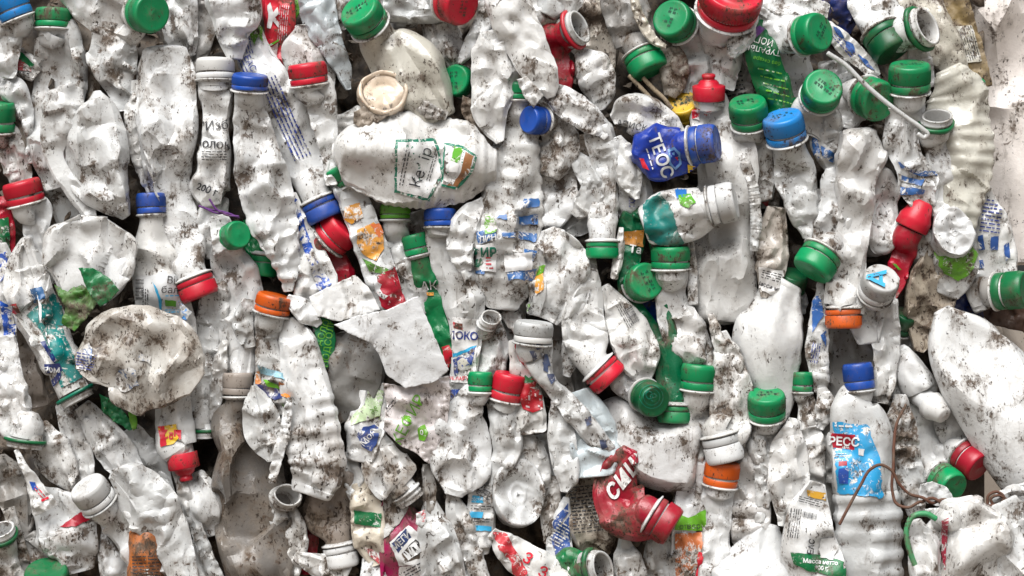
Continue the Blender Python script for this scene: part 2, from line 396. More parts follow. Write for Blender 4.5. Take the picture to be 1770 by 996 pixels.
def lathe(prof, M=96, ribs=0, ribamp=0., ribrows=()):
    th = np.linspace(0, 2 * math.pi, M, endpoint=False); V = []
    for i, (r, z) in enumerate(prof):
        rr = r * (1 + (ribamp * np.where((np.arange(M) % 2) == 0, 1, -1) if i in ribrows else 0))
        V.append(np.stack([rr * np.cos(th), rr * np.sin(th), np.full(M, z)], 1))
    n2 = len(prof); V = np.concatenate(V); F = []
    for i in range(n2 - 1):
        for j in range(M):
            j2 = (j + 1) % M; F.append((i * M + j, i * M + j2, (i + 1) * M + j2, (i + 1) * M + j))
    return V, F, n2, M
def orient(V, cen, ax, roll=0.):
    ax = nz(np.asarray(ax, float)); hlp = np.array([0, 0, 1.]) if abs(ax[2]) < .9 else np.array([0, 1., 0])
    u = nz(np.cross(hlp, ax)); v = np.cross(ax, u)
    u, v = u * math.cos(roll) + v * math.sin(roll), -u * math.sin(roll) + v * math.cos(roll)
    return cen + V[:, :1] * u + V[:, 1:2] * v + V[:, 2:] * ax
def axis(ang, tilt):
    a, b_ = math.radians(ang), math.radians(tilt)
    return np.array([math.cos(a) * math.cos(b_), math.sin(a) * math.cos(b_), math.sin(b_)])

def make_cap(t, spec, d, rng):
    c, cx, cy, r, h, ang, tilt, kind = spec
    ax = axis(ang, tilt); cm = plastic(col(c), .36, .36, 1., 0, .25)
    cen = np.array([cx, -cy, d])
    wm = plastic(C['white'], .8, .45)
    if kind == 'open':
        # mouth centre given; wall, rim, thread and the inside, pressed slightly oval
        prof = [(r * .93, -h), (r * .93, -h * .62), (r * 1.12, -h * .58), (r * 1.12, -h * .5), (r * .95, -h * .46), (r * .95, -h * .36), (r * 1.02, -h * .32), (r * 1.02, -h * .24), (r * .95, -h * .2),
                (r * .95, -h * .04), (r * .97, 0), (r * .84, 0), (r * .82, -h * .06), (r * .8, -h * .6), (r * .7, -h * 1.3), (r * .3, -h * 1.5), (.05, -h * 1.52)]
        V, F, n2, M = lathe(prof, 72); sq = rng.uniform(.74, .95); V[:, 1] *= sq
        V[:, 0] *= 1.03; V[:, 0] += .12 * r * np.sin(2.2 * V[:, 1] / r)
        roll0 = rng.uniform(-.2, .8); o = t.add('neck', orient(V, cen, ax, roll0), F, wm, target=True, flip=False)
        if c != 'white':
            pr = [(r * .98, -h * .60), (r * 1.17, -h * .60), (r * 1.17, -h * .40), (r * .98, -h * .40)]
            V, F, n2, M = lathe(pr, 72); V[:, 1] *= sq; V[:, 0] *= 1.03; V[:, 0] += .12 * r * np.sin(2.2 * V[:, 1] / r)
            SEED[0] += 0
            t.add('cap_ring', orient(V, cen, ax, roll0), F, cm, flip=False)
        return cen - ax * h, ax, r
    hb = h * .30 if tilt < 62 else h * .26
    zt = h / 2; zb = -h / 2 + hb + h * .05
    if kind == 'spout':
        z0 = h * .02
        prof = [(.05, h * .5), (r * .34, h * .5), (r * .42, h * .47), (r * .42, h * .38), (r * .38, h * .36), (r * .38, h * .3), (r * .5, h * .27), (r * .62, h * .2), (r * .66, h * .12), (r * .95, h * .08), (r, h * .05), (r, -h * .2), (r * 1.0, -h * .42), (r * .98, -h * .44), (r * .7, -h * .42)]
        rib = (10,)
    elif kind == 'cone':
        prof = [(.05, h * .5), (r * .45, h * .5), (r * .62, h * .46), (r * .82, h * .15), (r * 1.0, -h * .02), (r, -h * .1), (r, -h * .3), (r * .97, -h * .34), (r * .7, -h * .33)]; rib = (6,)
    elif kind == 'lid':
        prof = [(.05, zt - h * .05), (r * .44, zt - h * .05), (r * .46, zt), (r * .5, zt), (r * .52, zt - h * .06), (r * .84, zt - h * .05), (r * .90, zt), (r * .96, zt - h * .03), (r, zt - h * .14), (r, zt - h * .2), (r, zb), (r * .97, zb - 1), (r * .7, zb)]; rib = (9, 10)
    else:
        prof = [(.05, zt - h * .01), (r * .5, zt - h * .012), (r * .8, zt - h * .015), (r * .87, zt), (r * .93, zt - h * .02), (r * .975, zt - h * .08), (r, zt - h * .17), (r * 1.0, zt - h * .2), (r * 1.0, zb + .6), (r * .985, zb), (r * .7, zb)]; rib = (7, 8)
    V, F, n2, M = lathe(prof, 120, 0, .026, rib)
    F.append(tuple(range(M)))
    # a knock or two
    Nn = nz(V * np.array([1, 1, .6])); V = V + Nn * (rng.normal() * .01 * r * np.sin(2 * np.arctan2(V[:, 1], V[:, 0]) + rng.uniform(0, 6)) * np.clip(np.hypot(V[:, 0], V[:, 1]) / r - .3, 0, 1) * 1.6)[:, None]
    roll = rng.uniform(0, 6)
    cap = t.add('cap', orient(V, cen, ax, roll), F, cm, flip=False)
    t.cap = cap; t.capinfo = (cen, ax, r, h)
    if kind in ('cap', 'lid', 'bare'):
        rb = r * 1.0; wob = axis(ang + rng.uniform(-3, 3), tilt + rng.uniform(-3, 3))
        z1 = zb - h * .045 - rng.uniform(0, .03) * h; z2 = -h / 2 + 1
        V, F, n2, M = lathe([(rb * .8, z1), (rb * .98, z1), (rb, z1 - 1), (rb * 1.01, (z1 + z2) / 2), (rb, z2 + 1), (rb * .98, z2), (rb * .8, z2)], 72)
        t.add('cap_ring', orient(V, cen, wob, roll), F, cm, flip=False)
        zs = zb - h * .02
        V, F, n2, M = lathe([(r * .80, zs + 3), (r * .90, zs + 1.5), (r * .90, zs - 4), (r * .8, -h / 2), (r * 1.0, -h / 2 - .5), (r * 1.07, -h / 2 - 1.2), (r * 1.07, -h / 2 - 3.4), (r * .9, -h / 2 - 5), (r * .8, -h / 2 - 7)], 64)
        t.add('neck', orient(V, cen, ax, roll), F, wm if not hasattr(t, 'neckmat') else t.neckmat, flip=False)
    return cen - ax * h * .5, ax, r
def stamp(t, ang=0, seed=1, rows=2):
    """two rows of ink-jet date marks on the top of the cap"""
    cen, ax, r, h = t.capinfo; rng = random.Random(seed); hl = nz(np.cross(np.array([0, 0, 1.]), ax)) if abs(ax[2]) < .98 else np.array([1., 0, 0])
    a = math.radians(ang); upv = np.cross(ax, hl); u = hl * math.cos(a) + upv * math.sin(a); v = np.cross(ax, u); V, F = [], []
    for k in range(rows):
        q = -r * .52
        while q < r * .5:
            if rng.random() < .8:
                for dz in (0, 3.0):
                    b_ = (k - .5) * 9 + dz - 3; ww = rng.choice((2.2, 4.2))
                    p = [cen + ax * (h * .5 - h * .008) + u * (q + x) + v * (b_ + y) for x, y in ((0, 0), (ww, 0), (ww, 2), (0, 2))]
                    F.append(tuple(range(len(V), len(V) + 4))); V += p
            q += 6
    if F: t.add('date_stamp', np.array(V) + ax * .9, F, plastic((.004, .05, .03), 0, .6, 1, 0, 0), parent=t.cap, smooth=False, flip=False)

DS = 2.0
def B(label, pts, d=20, cap=None, c='white', dirt=.72, r=.46, cr=1., n=2.0, rib=0, ribfrom=0., alpha=1., rough=.28, name='plastic_bottle', cat='bottle', group='crushed plastic bottles in the bale', stampang=None, part='body', step=2.4, dec=1., sharp=25):
    rng = rngn(); d = d * DS; q = pp(pts)
    xs, ys = q[-1][0], q[-1][1]
    t = Thing(name, label, cat, xs, ys, d, group); t.d = d
    rows = []; neck = False
    if cap:
        cp = list(cap) + [None] * 8; r0 = cp[3]; h0 = cp[4] or r0 * 1.1; a0 = 90 if cp[5] is None else cp[5]; tl = cp[6] or 0; kd = cp[7] or 'cap'
        cd = d + math.sin(math.radians(tl)) * (h0 * .5 + r0 * .9)
        if kd == 'open': cd = d + math.sin(math.radians(tl)) * (h0 + r0 * .6)
        base, ax, rr = make_cap(t, (cp[0], cp[1], cp[2], r0, h0, a0, tl, kd), cd, rng)
        if stampang is not None: stamp(t, stampang, int(r0 * 7 + cp[1]))
        b0 = base + ax * (h0 * .12 if kd != 'open' else h0 * .3); b1 = base - ax * rr * .42
        nw = .82 if kd != 'open' else .9
        rows += [(*b0, rr * nw, rr * nw, 2.), (*b1, rr * nw * 1.0, rr * nw * .95, 2.)]
        neck = True
    for i, p in enumerate(q):
        w = p[2]; dd = p[3] if len(p) > 3 else 0
        rt = r if not (neck and i == 0) else (r + .9) / 2
        en = n + rng.uniform(-.35, .35)
        rows.append((p[0], -p[1], d + dd + rng.normal() * 2.0, w * 1.08, max(w * rt, min(w, 5)), en))
    P = np.array(rows)
    if neck:   # drop points that sit inside the neck
        keep = [0, 1] + [i for i in range(2, len(P)) if np.linalg.norm(P[i, :3] - P[1, :3]) > 6 or i == len(P) - 1]
        P = P[keep]
    L = np.linalg.norm(np.diff(P[:, :3], axis=0), axis=1).sum(); wm = P[:, 3].max()
    M = int(np.clip(wm * 3.0, 40, 130))
    V, Nn, F, fr = tube(P, M, step, cap0=not neck, cap1=True, pan=(rng, min(1., .25 + .75 * cr) if cr > .45 else .3, (rr * 1.1 / L) if neck else -.2))
    px = fr * L; frc = np.concatenate([[0], np.cumsum(np.linalg.norm(np.diff(P[:, :3], axis=0), axis=1))]) / L
    cw = np.clip((px - (rr * .9 if neck else 0)) / (wm * .6 + 6), .0 if neck else .6, 1) if neck else np.ones(len(V))
    if rib:
        rb = np.sin(px / rib * 2 * math.pi); V += Nn * (np.sign(rb) * np.abs(rb) ** .6 * min(2.2, .065 * rib) * (fr > ribfrom) * (fr < .97))[:, None]
    V = crumple(V, Nn, cw, cr, max(9, wm * (.35 + r) * .85), rng, None, L * wm * 2, wv=np.interp(fr, frc, P[:, 3]), tv=np.interp(fr, frc, P[:, 4]), Tg=np.stack([np.interp(fr, np.linspace(0, 1, 40), np.gradient(np.interp(np.linspace(0, 1, 40), frc, P[:, k_])) + .001) for k_ in range(3)], 1))
    o = t.add(part, V, F, plastic(col(c), dirt, rough, alpha), target=True)
    DECIM[o] = (min(.6, max(.05, dec * (3 if rib else 1) * 1350 / len(F))), sharp)
    return t
def K_(label, cx, cy, rx, ry, d, rot=0, c='white', dirt=.5, depth=1.2, ring=.27, tilt=80, tang=90, cr=.6, name='plastic_bottle', cat='bottle', side=None):
    """a bottle lying with its moulded base towards us"""
    rng = rngn(); d = d * DS; t = Thing(name, label, cat, cx, cy, d, 'crushed plastic bottles in the bale'); t.d = d
    prof = [(.02, -.06), (.10, -.06), (ring * .62, -.05), (ring * .72, 0), (ring, .02), (ring * 1.12, -.045)]
    for a in np.linspace(ring * 1.25, .80, 12): prof.append((a, -.05 + .02 * math.sin(a * 9)))
    prof += [(.86, -.01), (.92, .02), (.965, -.01), (.99, -.06), (1.0, -.13)]
    for a in np.linspace(.2, depth, 14): prof.append((1.0 + .02 * math.sin(a * 12), -a))
    prof += [(.8, -depth - .1), (.3, -depth - .15)]
    V, F, n2, M = lathe(prof, 96); th = np.arctan2(V[:, 1], V[:, 0]); rad = np.hypot(V[:, 0], V[:, 1])
    V[:, 2] += .022 * np.cos(th * 5) * np.clip((rad - ring * 1.2) * 3, 0, 1)   # radial mould flutes
    R = (rx + ry) / 2; V[:, 2] *= R
    a = math.radians(rot); V[:, 0] *= rx; V[:, 1] *= ry
    X = V[:, 0] * math.cos(a) - V[:, 1] * math.sin(a); Y = V[:, 0] * math.sin(a) + V[:, 1] * math.cos(a); V[:, 0], V[:, 1] = X, Y
    Nn = np.where((np.arange(len(V)) < 23 * M)[:, None], np.array([[0, 0, 1.]]), nz(V * np.array([1, 1, 0.001])))
    F.append(tuple(range(M)))
    V = crumple(V, Nn, np.ones(len(V)), cr, R * .6, rng, None, R * R * 5)
    ax = axis(tang, tilt); z = nz(ax); u = nz(np.array([1, 0, 0]) - z * z[0]); v = np.cross(z, u)
    W = np.array([cx, -cy, d]) + V[:, :1] * u + V[:, 1:2] * v + V[:, 2:] * z
    o = t.add('body', W, F, plastic(col(c), dirt, .34), target=True, flip=False)
    return t
def Fm(label, poly, d=30, c='white', dirt=.5, amp=7, cell=45, cr=1., th=1.6, alpha=1., name='plastic_film', cat='film', group='torn film and label scraps in the bale', curl=(0, 0), rough=.45, wear=0., smooth_poly=True, wearcol=(.78, .77, .74)):
    """a torn sheet: outline in photo pixels, crumpled in depth, with its own thickness"""
    rng = rngn(); d = d * DS; pts = pp(poly); pr = random.Random(SEED[0])
    cx = sum(p[0] for p in pts) / len(pts); cy = sum(p[1] for p in pts) / len(pts)
    t = Thing(name, label, cat, cx, cy, d, group); t.d = d
    bm = polybm([pts], 4, .9, pr); bmesh.ops.triangulate(bm, faces=bm.faces[:])
    bm.verts.ensure_lookup_table(); V = np.array([v.co[:] for v in bm.verts]); n = len(V)
    R = max(8, np.ptp(V[:, 0]), np.ptp(V[:, 1]))
    z = curl[0] * ((V[:, 0] - cx) / R) + curl[1] * ((V[:, 1] + cy) / R) - (abs(curl[0]) + abs(curl[1]) + 6) * (((V[:, 0] - cx) / R) ** 2 + ((V[:, 1] + cy) / R) ** 2) * .8
    area = np.ptp(V[:, 0]) * np.ptp(V[:, 1])
    for cl, am in ((cell, amp), (cell * .38, amp * .32)):
        ns = int(min(200, max(6, area * 1.4 / cl ** 2))); sd = V[rng.choice(n, ns)]; g = rng.normal(size=(ns, 3)) * am / cl * 1.3; h = rng.normal(size=ns) * am * .25
        dd = np.sqrt(((V[:, None, :2] - sd[None, :, :2]) ** 2).sum(2)); ww = np.exp(-(dd - dd.min(1, keepdims=True)) / (cl * .07)); ww /= ww.sum(1, keepdims=True)
        z += (ww * (h[None] + ((V[:, None, :] - sd[None]) * g[None]).sum(2))).sum(1)
    V[:, 2] = d + z
    for v, q in zip(bm.verts, V): v.co = q
    L = t.local(V)
    for v, q in zip(bm.verts, L): v.co = q
    bmesh.ops.recalc_face_normals(bm, faces=bm.faces[:])
    if sum(f.normal.y for f in bm.faces) > 0: bmesh.ops.reverse_faces(bm, faces=bm.faces[:])
    bmesh.ops.solidify(bm, geom=bm.faces[:], thickness=th * S)
    me = bpy.data.meshes.new('sheet'); bm.to_mesh(me); bm.free()
    me.polygons.foreach_set('use_smooth', [True] * len(me.polygons)); me.materials.append(plastic(col(c), dirt, rough, alpha, wear, 1., wearcol))
    o = bpy.data.objects.new('sheet', me); COL.objects.link(o); o.parent = t.o
    Lv = np.array([v.co[:] for v in me.vertices]); t.tmesh.append((Lv, [list(p.vertices) for p in me.polygons], None)); t.body = o
    return t
def strand(t, name, pts, rad, mat, M=10, step=2., twist=None):
    P = np.array([(x, y, d, rad, rad, 2.) for x, y, d in pts])
    V, Nn, F, fr = tube(P, M, step)
    return t.add(name, V, F, mat, target=True)
# ------------------------------------------------------------------ setting: bale core with gap shade in its colour, ground
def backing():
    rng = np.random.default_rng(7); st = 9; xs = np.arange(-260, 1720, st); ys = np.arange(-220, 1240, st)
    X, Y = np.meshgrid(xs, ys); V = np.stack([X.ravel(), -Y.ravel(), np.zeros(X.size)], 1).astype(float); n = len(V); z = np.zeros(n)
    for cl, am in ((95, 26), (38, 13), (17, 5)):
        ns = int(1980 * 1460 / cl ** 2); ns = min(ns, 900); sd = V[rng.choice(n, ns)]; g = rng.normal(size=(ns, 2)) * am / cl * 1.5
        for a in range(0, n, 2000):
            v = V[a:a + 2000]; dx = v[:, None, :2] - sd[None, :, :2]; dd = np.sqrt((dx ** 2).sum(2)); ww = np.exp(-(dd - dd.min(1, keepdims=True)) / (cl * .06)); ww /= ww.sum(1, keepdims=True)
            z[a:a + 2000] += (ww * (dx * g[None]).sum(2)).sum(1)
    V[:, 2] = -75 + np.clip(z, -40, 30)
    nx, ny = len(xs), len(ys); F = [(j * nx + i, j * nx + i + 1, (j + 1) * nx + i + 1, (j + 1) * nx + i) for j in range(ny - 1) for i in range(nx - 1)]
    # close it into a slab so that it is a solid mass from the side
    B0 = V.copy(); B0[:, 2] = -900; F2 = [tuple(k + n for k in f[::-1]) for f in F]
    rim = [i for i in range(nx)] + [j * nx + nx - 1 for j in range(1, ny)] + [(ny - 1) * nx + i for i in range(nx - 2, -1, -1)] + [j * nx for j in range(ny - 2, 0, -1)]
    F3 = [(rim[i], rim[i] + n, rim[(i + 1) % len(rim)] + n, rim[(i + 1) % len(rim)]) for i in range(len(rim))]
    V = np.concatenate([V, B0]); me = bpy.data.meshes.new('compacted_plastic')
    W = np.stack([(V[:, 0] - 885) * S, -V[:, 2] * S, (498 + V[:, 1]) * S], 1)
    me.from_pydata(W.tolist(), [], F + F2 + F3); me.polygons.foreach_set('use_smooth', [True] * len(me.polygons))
    me.materials.append(plastic((.035, .028, .023), 1., .7, 1., 0, 1.)); o = bpy.data.objects.new('compacted_plastic', me); COL.objects.link(o)  # near-black base colour carries the shade of the gaps
    o['label'] = 'plastic packed behind the front bottles of the bale, gap shade painted into its colour'; o['category'] = 'compacted plastic'; o['kind'] = 'stuff'
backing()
gm = bpy.data.meshes.new('ground'); gm.from_pydata([(-60, -60, -.80), (60, -60, -.80), (60, 60, -.80), (-60, 60, -.80)], [], [(0, 1, 2, 3)])
gm.materials.append(plastic((.16, .13, .10), .8, .9)); go = bpy.data.objects.new('ground', gm); COL.objects.link(go); go['kind'] = 'structure'
# ------------------------------------------------------------------ the bottles, from the left edge of the bale to the right
# upper left
B('white bottle under a bright blue cap in the top left corner', '20,45,22 14,80,22 8,130,20', 20, ('sky', 22, 8, 29, 50, 112, 8))
t = B('white milk carton scrap with a green band and dark red patch, left edge', '-30,80,22 10,95,24 40,112,22 62,130,12', 8, r=.35, name='milk_carton', cat='carton')
Lb(t, 'forest', '0,72 40,92 60,112 52,118 30,102 0,94'); Lb(t, 'dred', '16,100 36,104 54,118 54,124 18,120'); Pr(t, 30, 128, 44, 12, -12, 2)
B('creased white bottle lying flat at the left edge over a green cap', '-10,140,10 15,150,22 38,180,16 48,225,8 52,280,6', 14, r=.4)
B('narrow white bottle hanging below the half-seen green cap at the left edge', '8,232,20 20,262,23 32,300,22 38,330,14', 12, ('green', 2, 203, 26, 50, 88, 12))
B('tall flattened white bottle with a squarish green cap, upper left', '95,55,31 102,90,40 101,140,45 94,200,46 92,260,38 104,320,30 120,380,26 126,405,22', 12, ('green', 93, 32, 32, 34, 88), dirt=.7)
B('clean white folded bottle end in front of the tall flattened bottle', '132,152,13 114,183,36 98,222,29 91,262,17 112,308,15 143,350,17 162,378,7', 42, r=.32, dirt=.25, cr=.8)
B('big crumpled white bottle with pointed top, beside the clean folded end', '166,158,8 170,185,30 166,220,50 166,262,55 170,300,52 194,342,32 214,374,9', 44, r=.5, cr=1.5, dirt=.45)
B('crumpled white bottle tapering down, left of the large green cap', '168,42,10 188,72,38 196,112,39 206,150,26 212,190,10', 26, cr=1.3)
B('dirty white bottle ending in a large green cap turned to the right, top', '228,45,32 200,25,40 165,5,42 130,-30,40', 24, ('green', 261, 27, 34, 40, -12, 52), dirt=.9)
B('long creased white bottle standing above a red cap, left part', '330,470,30 316,430,37 305,380,33 293,330,33 288,280,38 290,225,46 287,160,52 284,115,50 283,90,40', 32, ('red', 341, 498, 33, 36, -68), r=.5, cr=1.4)
B('narrow folded white sheet of a bottle, left of the long creased one', '232,140,8 240,185,22 242,240,20 250,290,16 262,335,8', 26, r=.3)
B('white bottle wall at the top, right of the large green cap', '300,-25,36 305,20,34 312,60,30 322,95,16', 14, dirt=.4)
B('grey translucent bottle behind the tall dirty white cap, top', '352,-25,26 350,30,26 338,90,24 330,140,20', 4, c='grey', dirt=.5)
t = B('narrow white sauce bottle with a dirty white cap and handwriting, near a blue cap', '372,142,28 373,180,25 370,225,22 370,262,26 368,300,26 362,330,32 366,352,18', 32, ('white', 372, 119, 33, 36, 90), dirt=.75, r=.6, cr=.7)
Tx(t, "Р'Избё", 372, 218, 22, 4, 'ink', .0); Tx(t, 'молоко', 372, 250, 21, -3, 'ink', .01); Pr(t, 370, 270, 42, 18, 0, 4); Tx(t, '200 г', 358, 328, 17, -22, 'ink', .02)
t = B('long white bottle with a torn blue cap and heavy side fold', '431,178,24 436,215,32 444,265,39 460,335,43 477,395,39 494,450,23 499,502,8', 44, ('blue', 433, 143, 31, 27, 85, 12, 'bare'), r=.45, rib=22, ribfrom=.55, dirt=.45)
t = B('white bottle with lines of blue print above a dark blue cap pointing down', '548,338,34 536,295,42 518,245,42 496,195,40 466,145,36 441,95,30 431,50,20', 24, ('blue', 557, 363, 33, 36, -66), r=.5, dirt=.5)
Lb(t, 'grass', '420,45 452,42 456,78 446,62 440,80 432,60 424,66'); Tx(t, 'ЕАС', 432, 110, 15, -62, 'inkblue', .01)
Pr(t, 492, 205, 150, 34, -66, 5, 'inkblue', 3); Pr(t, 424, 75, 40, 20, -75, 4, 'inkblue', 4); Pr(t, 420, 115, 40, 10, -66, 2, 'inkblue', 5)
t = B('narrow red bottle with a white flower mark at the top edge', '480,-20,26 483,40,26 479,88,20 480,120,15', 14, c='red', dirt=.25, cr=.6)
Lb(t, 'pale', '462,10 467,4 472,22 480,12 482,24 475,30 484,42 480,48 471,36 468,50 462,48 464,30', rag=.3, wear=.1)
Pr(t, 490, 40, 60, 18, 85, 5, 'pink', 6); Lb(t, 'lime', '463,78 482,68 482,71 463,82', rag=.2); Lb(t, 'pink', '464,84 480,74 478,100 470,114 462,110', wear=.5)
Fm('scrap of green leaf-printed wrapper beside the red flower bottle', '496,-6 520,-6 520,20 510,34 504,22', 12, 'lime', .5, name='wrapper_scrap')
B('soiled oval white bottle behind the lone upright red cap', '528,47,18 530,72,40 536,112,43 540,160,36 536,210,26', 20, r=.45, dirt=.9, cr=.6)
B('narrow white bottle with an upright red cap, before the soiled oval', '545,150,26 556,190,24 564,230,20 570,275,14 572,318,10', 38, ('red', 533, 128, 33, 36, 98, 8), dirt=.35, r=.4)
B('twisted grey-blue film bottle hanging from the top edge', '545,-15,28 552,30,30 575,80,20 592,120,14 602,152,5', 24, c=(.50, .55, .58), dirt=.6, r=.3)
B('thick pale bottle with a big green cap tilted up to the left, top', '655,72,34 682,98,52 712,132,58 738,168,48 756,200,32', 30, ('green', 631, 33, 36, 42, 128, 42), c='cream', dirt=.5, r=.6, cr=.6, stampang=-10)
K_('orange bottle showing its round cream base above the horizontal labelled bottle', 663, 158, 44, 41, 52, c=(.80, .66, .52), dirt=.6, depth=.9, ring=.7, tilt=74, tang=70, cr=.3)
Fm('dark muddy film strip hanging right of the horizontal labelled bottle', '800,165 818,172 824,200 838,225 850,262 838,266 824,240 808,214 796,190', 34, (.14, .105, .075), 1., 6, 14)
Fm('brown torn paper crumpled on top of the horizontal labelled bottle', '612,195 630,182 655,186 678,178 672,200 650,214 625,222 610,214', 56, 'brown', .8, 6, 16, name='paper_scrap', cat='paper')
t = B('large white bottle lying across, with a green-edged label', '578,262,12 592,262,38 622,268,60 662,272,72 718,275,78 775,282,72 822,284,56 852,285,26', 42, r=.5, cr=.7, dirt=.6, n=2.2, rib=15)
Lb(t, 'tgreen', '684,242 752,240 760,262 766,300 742,348 682,333', .5, .3, 1.2); Lb(t, 'pale', '688,247 749,245 756,264 762,299 739,342 686,329', .05, .35, .8)
Lb(t, 'tgreen', '768,247 800,252 824,270 816,300 790,328 762,322', .5); Lb(t, 'pale', '770,252 798,256 820,271 812,298 788,323 766,318', .1)
Lb(t, 'lime', '786,253 802,258 794,282 780,278', .4); Lb(t, (.30, .13, .05), '806,262 818,270 812,296 790,322 772,320 786,312 796,300', .3); Lb(t, 'pale', '780,280 796,284 792,298 776,296|768,302 788,312 784,320 766,312', .1)
Tx(t, 'Кефір', 728, 290, 26, 72, 'ink', .0); Pr(t, 700, 290, 62, 10, 80, 2, 'ink', 8); Pr(t, 748, 285, 60, 8, 74, 2, 'ink', 9)
B('half-hidden green cap at the left end of the horizontal labelled bottle', '600,310,22 615,330,18', 22, ('green', 592, 297, 27, 36, 128, 20))
B('white bottle lying behind the brown paper scrap', '560,215,16 592,218,20 625,205,22', 12, dirt=.8)
B('white bottle lying at the top edge with a big red cap facing down right', '748,12,28 715,10,30 670,5,32', 26, ('red', 789, 10, 36, 40, -25, 45), dirt=.35, stampang=20)
B('bent white bottle hanging below the big red cap', '752,30,22 765,65,32 776,95,24 782,112,10', 16, r=.35)
B('thin twisted white strip of bottle right of the big red cap', '828,-10,8 840,28,17 828,60,18 806,92,12 796,108,5', 30, r=.4)
B('green cap facing out, deep between the pale thick bottle and a flat white one', '830,155,22 850,170,18', 4, ('green', 793, 143, 27, 30, 175, 62), stampang=5)
B('flattened white bottle standing left of the blue-capped crumpled one', '850,55,20 855,75,34 856,110,38 854,150,37 848,192,31 856,225,19 864,243,8', 44, r=.35, cr=1., dirt=.45)
B('long flat white bottle slanting down from the top edge, over the red bottle', '862,-25,28 884,20,36 905,68,36 930,118,30 948,152,18 952,166,8', 52, r=.3, cr=.6, dirt=.5)
Fm('small torn flap of dirty plastic at the tip of the slanting flat bottle', '893,138 912,132 940,165 922,186 905,165', 58, 'white', .9, 4, 16)
t = B('crushed red bottle with an open dirty mouth and red ring', '962,68,30 958,92,26 972,125,20 978,152,10', 24, ('red', 1002, 50, 29, 34, 22, 42, 'open'), c='dred', dirt=.3, cr=1.1)
B('soil-stained bottle upright behind the open red one, top', '1030,-20,36 1036,45,30 1042,105,24 1046,150,14', 2, c=(.62, .57, .50), dirt=1.1)
B('white bottle base poking from the top edge, left of the soil-stained bottle', '965,-25,36 955,5,30 945,25,16', 30, dirt=.7)
B('torn white flap of bottle pointing right, below the open red bottle', '942,148,12 972,172,24 1008,198,24 1036,222,16 1048,236,6', 46, r=.28, dirt=.75)
B('folded white bottle edge right of the open red bottle', '1002,90,12 1026,118,30 1036,155,27 1034,188,10', 28, r=.4, cr=1.3, dirt=.7)
t = B('white kefir bottle with torn blue-striped label, half its green cap showing', '893,180,24 893,215,31 890,262,38 884,322,48 878,380,55 874,440,55 871,490,49 868,526,30', 30, ('green', 893, 158, 25, 30, 90), r=.6, cr=.7, dirt=.45, rib=26)
Lb(t, (.03, .13, .36), '905,343 932,343 932,358 904,359|862,371 876,370 876,380 858,379|894,373 930,371 928,388 898,388|860,401 930,403 928,419 900,416 870,408|822,400 850,396 858,408 830,424|905,430 928,434 922,452 905,452|876,470 926,464 924,484 878,484|822,464 838,466 836,474 822,474', .5, .5, 2)
Lb(t, 'grass', '838,372 850,370 862,392 856,402 838,406', .7); Lb(t, 'pale', '824,424 852,420 860,432 856,470 824,468|872,440 920,436 918,466 874,470', .2); Tx(t, 'ФИР', 836, 437, 20, 2, 'tgreen', .03); Lb(t, 'tgreen', '824,450 832,446 836,454 830,462 822,460', .3); Pr(t, 846, 455, 12, 24, 0, 4, 'red', 5); Tx(t, 'ЛИНО', 848, 412, 13, 10, 'pale', .02)
B('crumpled dirty bottle with a small blue cap facing left', '948,214,20 966,238,33 962,275,33 950,302,20', 30, ('blue', 925, 210, 24, 34, 178, 42), dirt=1.0, cr=1.3)
B('rounded dented bottle body right of the kefir bottle', '986,262,14 968,295,32 960,342,36 952,385,20 948,402,8', 24, dirt=.75, cr=1.)
B('curled strip of white bottle, right of the rounded dented body', '985,262,10 1008,288,19 1026,322,21 1012,352,20 994,372,10', 34, cr=1.4, dirt=.7)
B('small twisted white bottle lump above a green cap pointing down', '972,400,10 998,385,24 1020,355,20 1028,330,9', 20, dirt=.7, cr=1.3)
B('narrow white bottle running down to a green cap, right of centre', '1041,412,25 1041,380,25 1049,330,20 1047,280,23 1036,230,25 1026,200,17', 38, ('green', 1041, 433, 28, 28, -90), dirt=.65, r=.5)
t = B('crumpled disc-like bottle with a printed label edge, right of the kefir bottle', '948,398,14 958,425,40 968,465,47 962,510,48 950,548,38', 38, r=.4, cr=1.5, dirt=.8)
Lb(t, 'peach', '924,480 940,472 940,500 926,512', .6); Lb(t, 'grass', '928,462 944,456 940,472 926,478|900,525 918,520 912,540 900,540', .5); Pr(t, 916, 528, 36, 10, 80, 3)
B('bent loop of white bottle between a blue cap and the kefir bottle', '836,346,8 810,380,25 797,425,25 806,466,12', 42, r=.35, dirt=.7)
t = B('white milk bottle under a flat blue cap, label with blue wave', '762,392,25 768,430,28 786,475,37 800,520,36 806,568,28 803,630,24 796,675,22 786,715,15', 32, ('blue', 761, 376, 28, 31, 90), dirt=.5)
Lb(t, 'pale', '782,548 828,552 820,665 780,660', .1, .2); Lb(t, 'red', '784,557 800,560 800,570 784,568', .2); Tx(t, 'ЛОКО', 800, 581, 18, -3, 'inkblue', .03); Lb(t, 'cyan', '784,612 824,596 824,601 784,618', .2); Lb(t, (.02, .06, .28), '784,622 822,600 816,630 800,634 786,650', .4); Lb(t, 'cream', '790,625 800,618 812,628 810,640 790,640', .3); Tx(t, 'БЕЛАРУСЬ', 799, 655, 9, 0, 'red', .01); Lb(t, 'blue', '778,675 796,672 790,700 774,718 770,712', .4)
t = B('slim green bottle with white letters and a strawberry, green cap at top', '727,448,20 737,490,20 750,540,17 766,590,16 778,632,10', 26, ('green', 719, 423, 23, 36, 104), c='forest', dirt=.25, cr=.6)
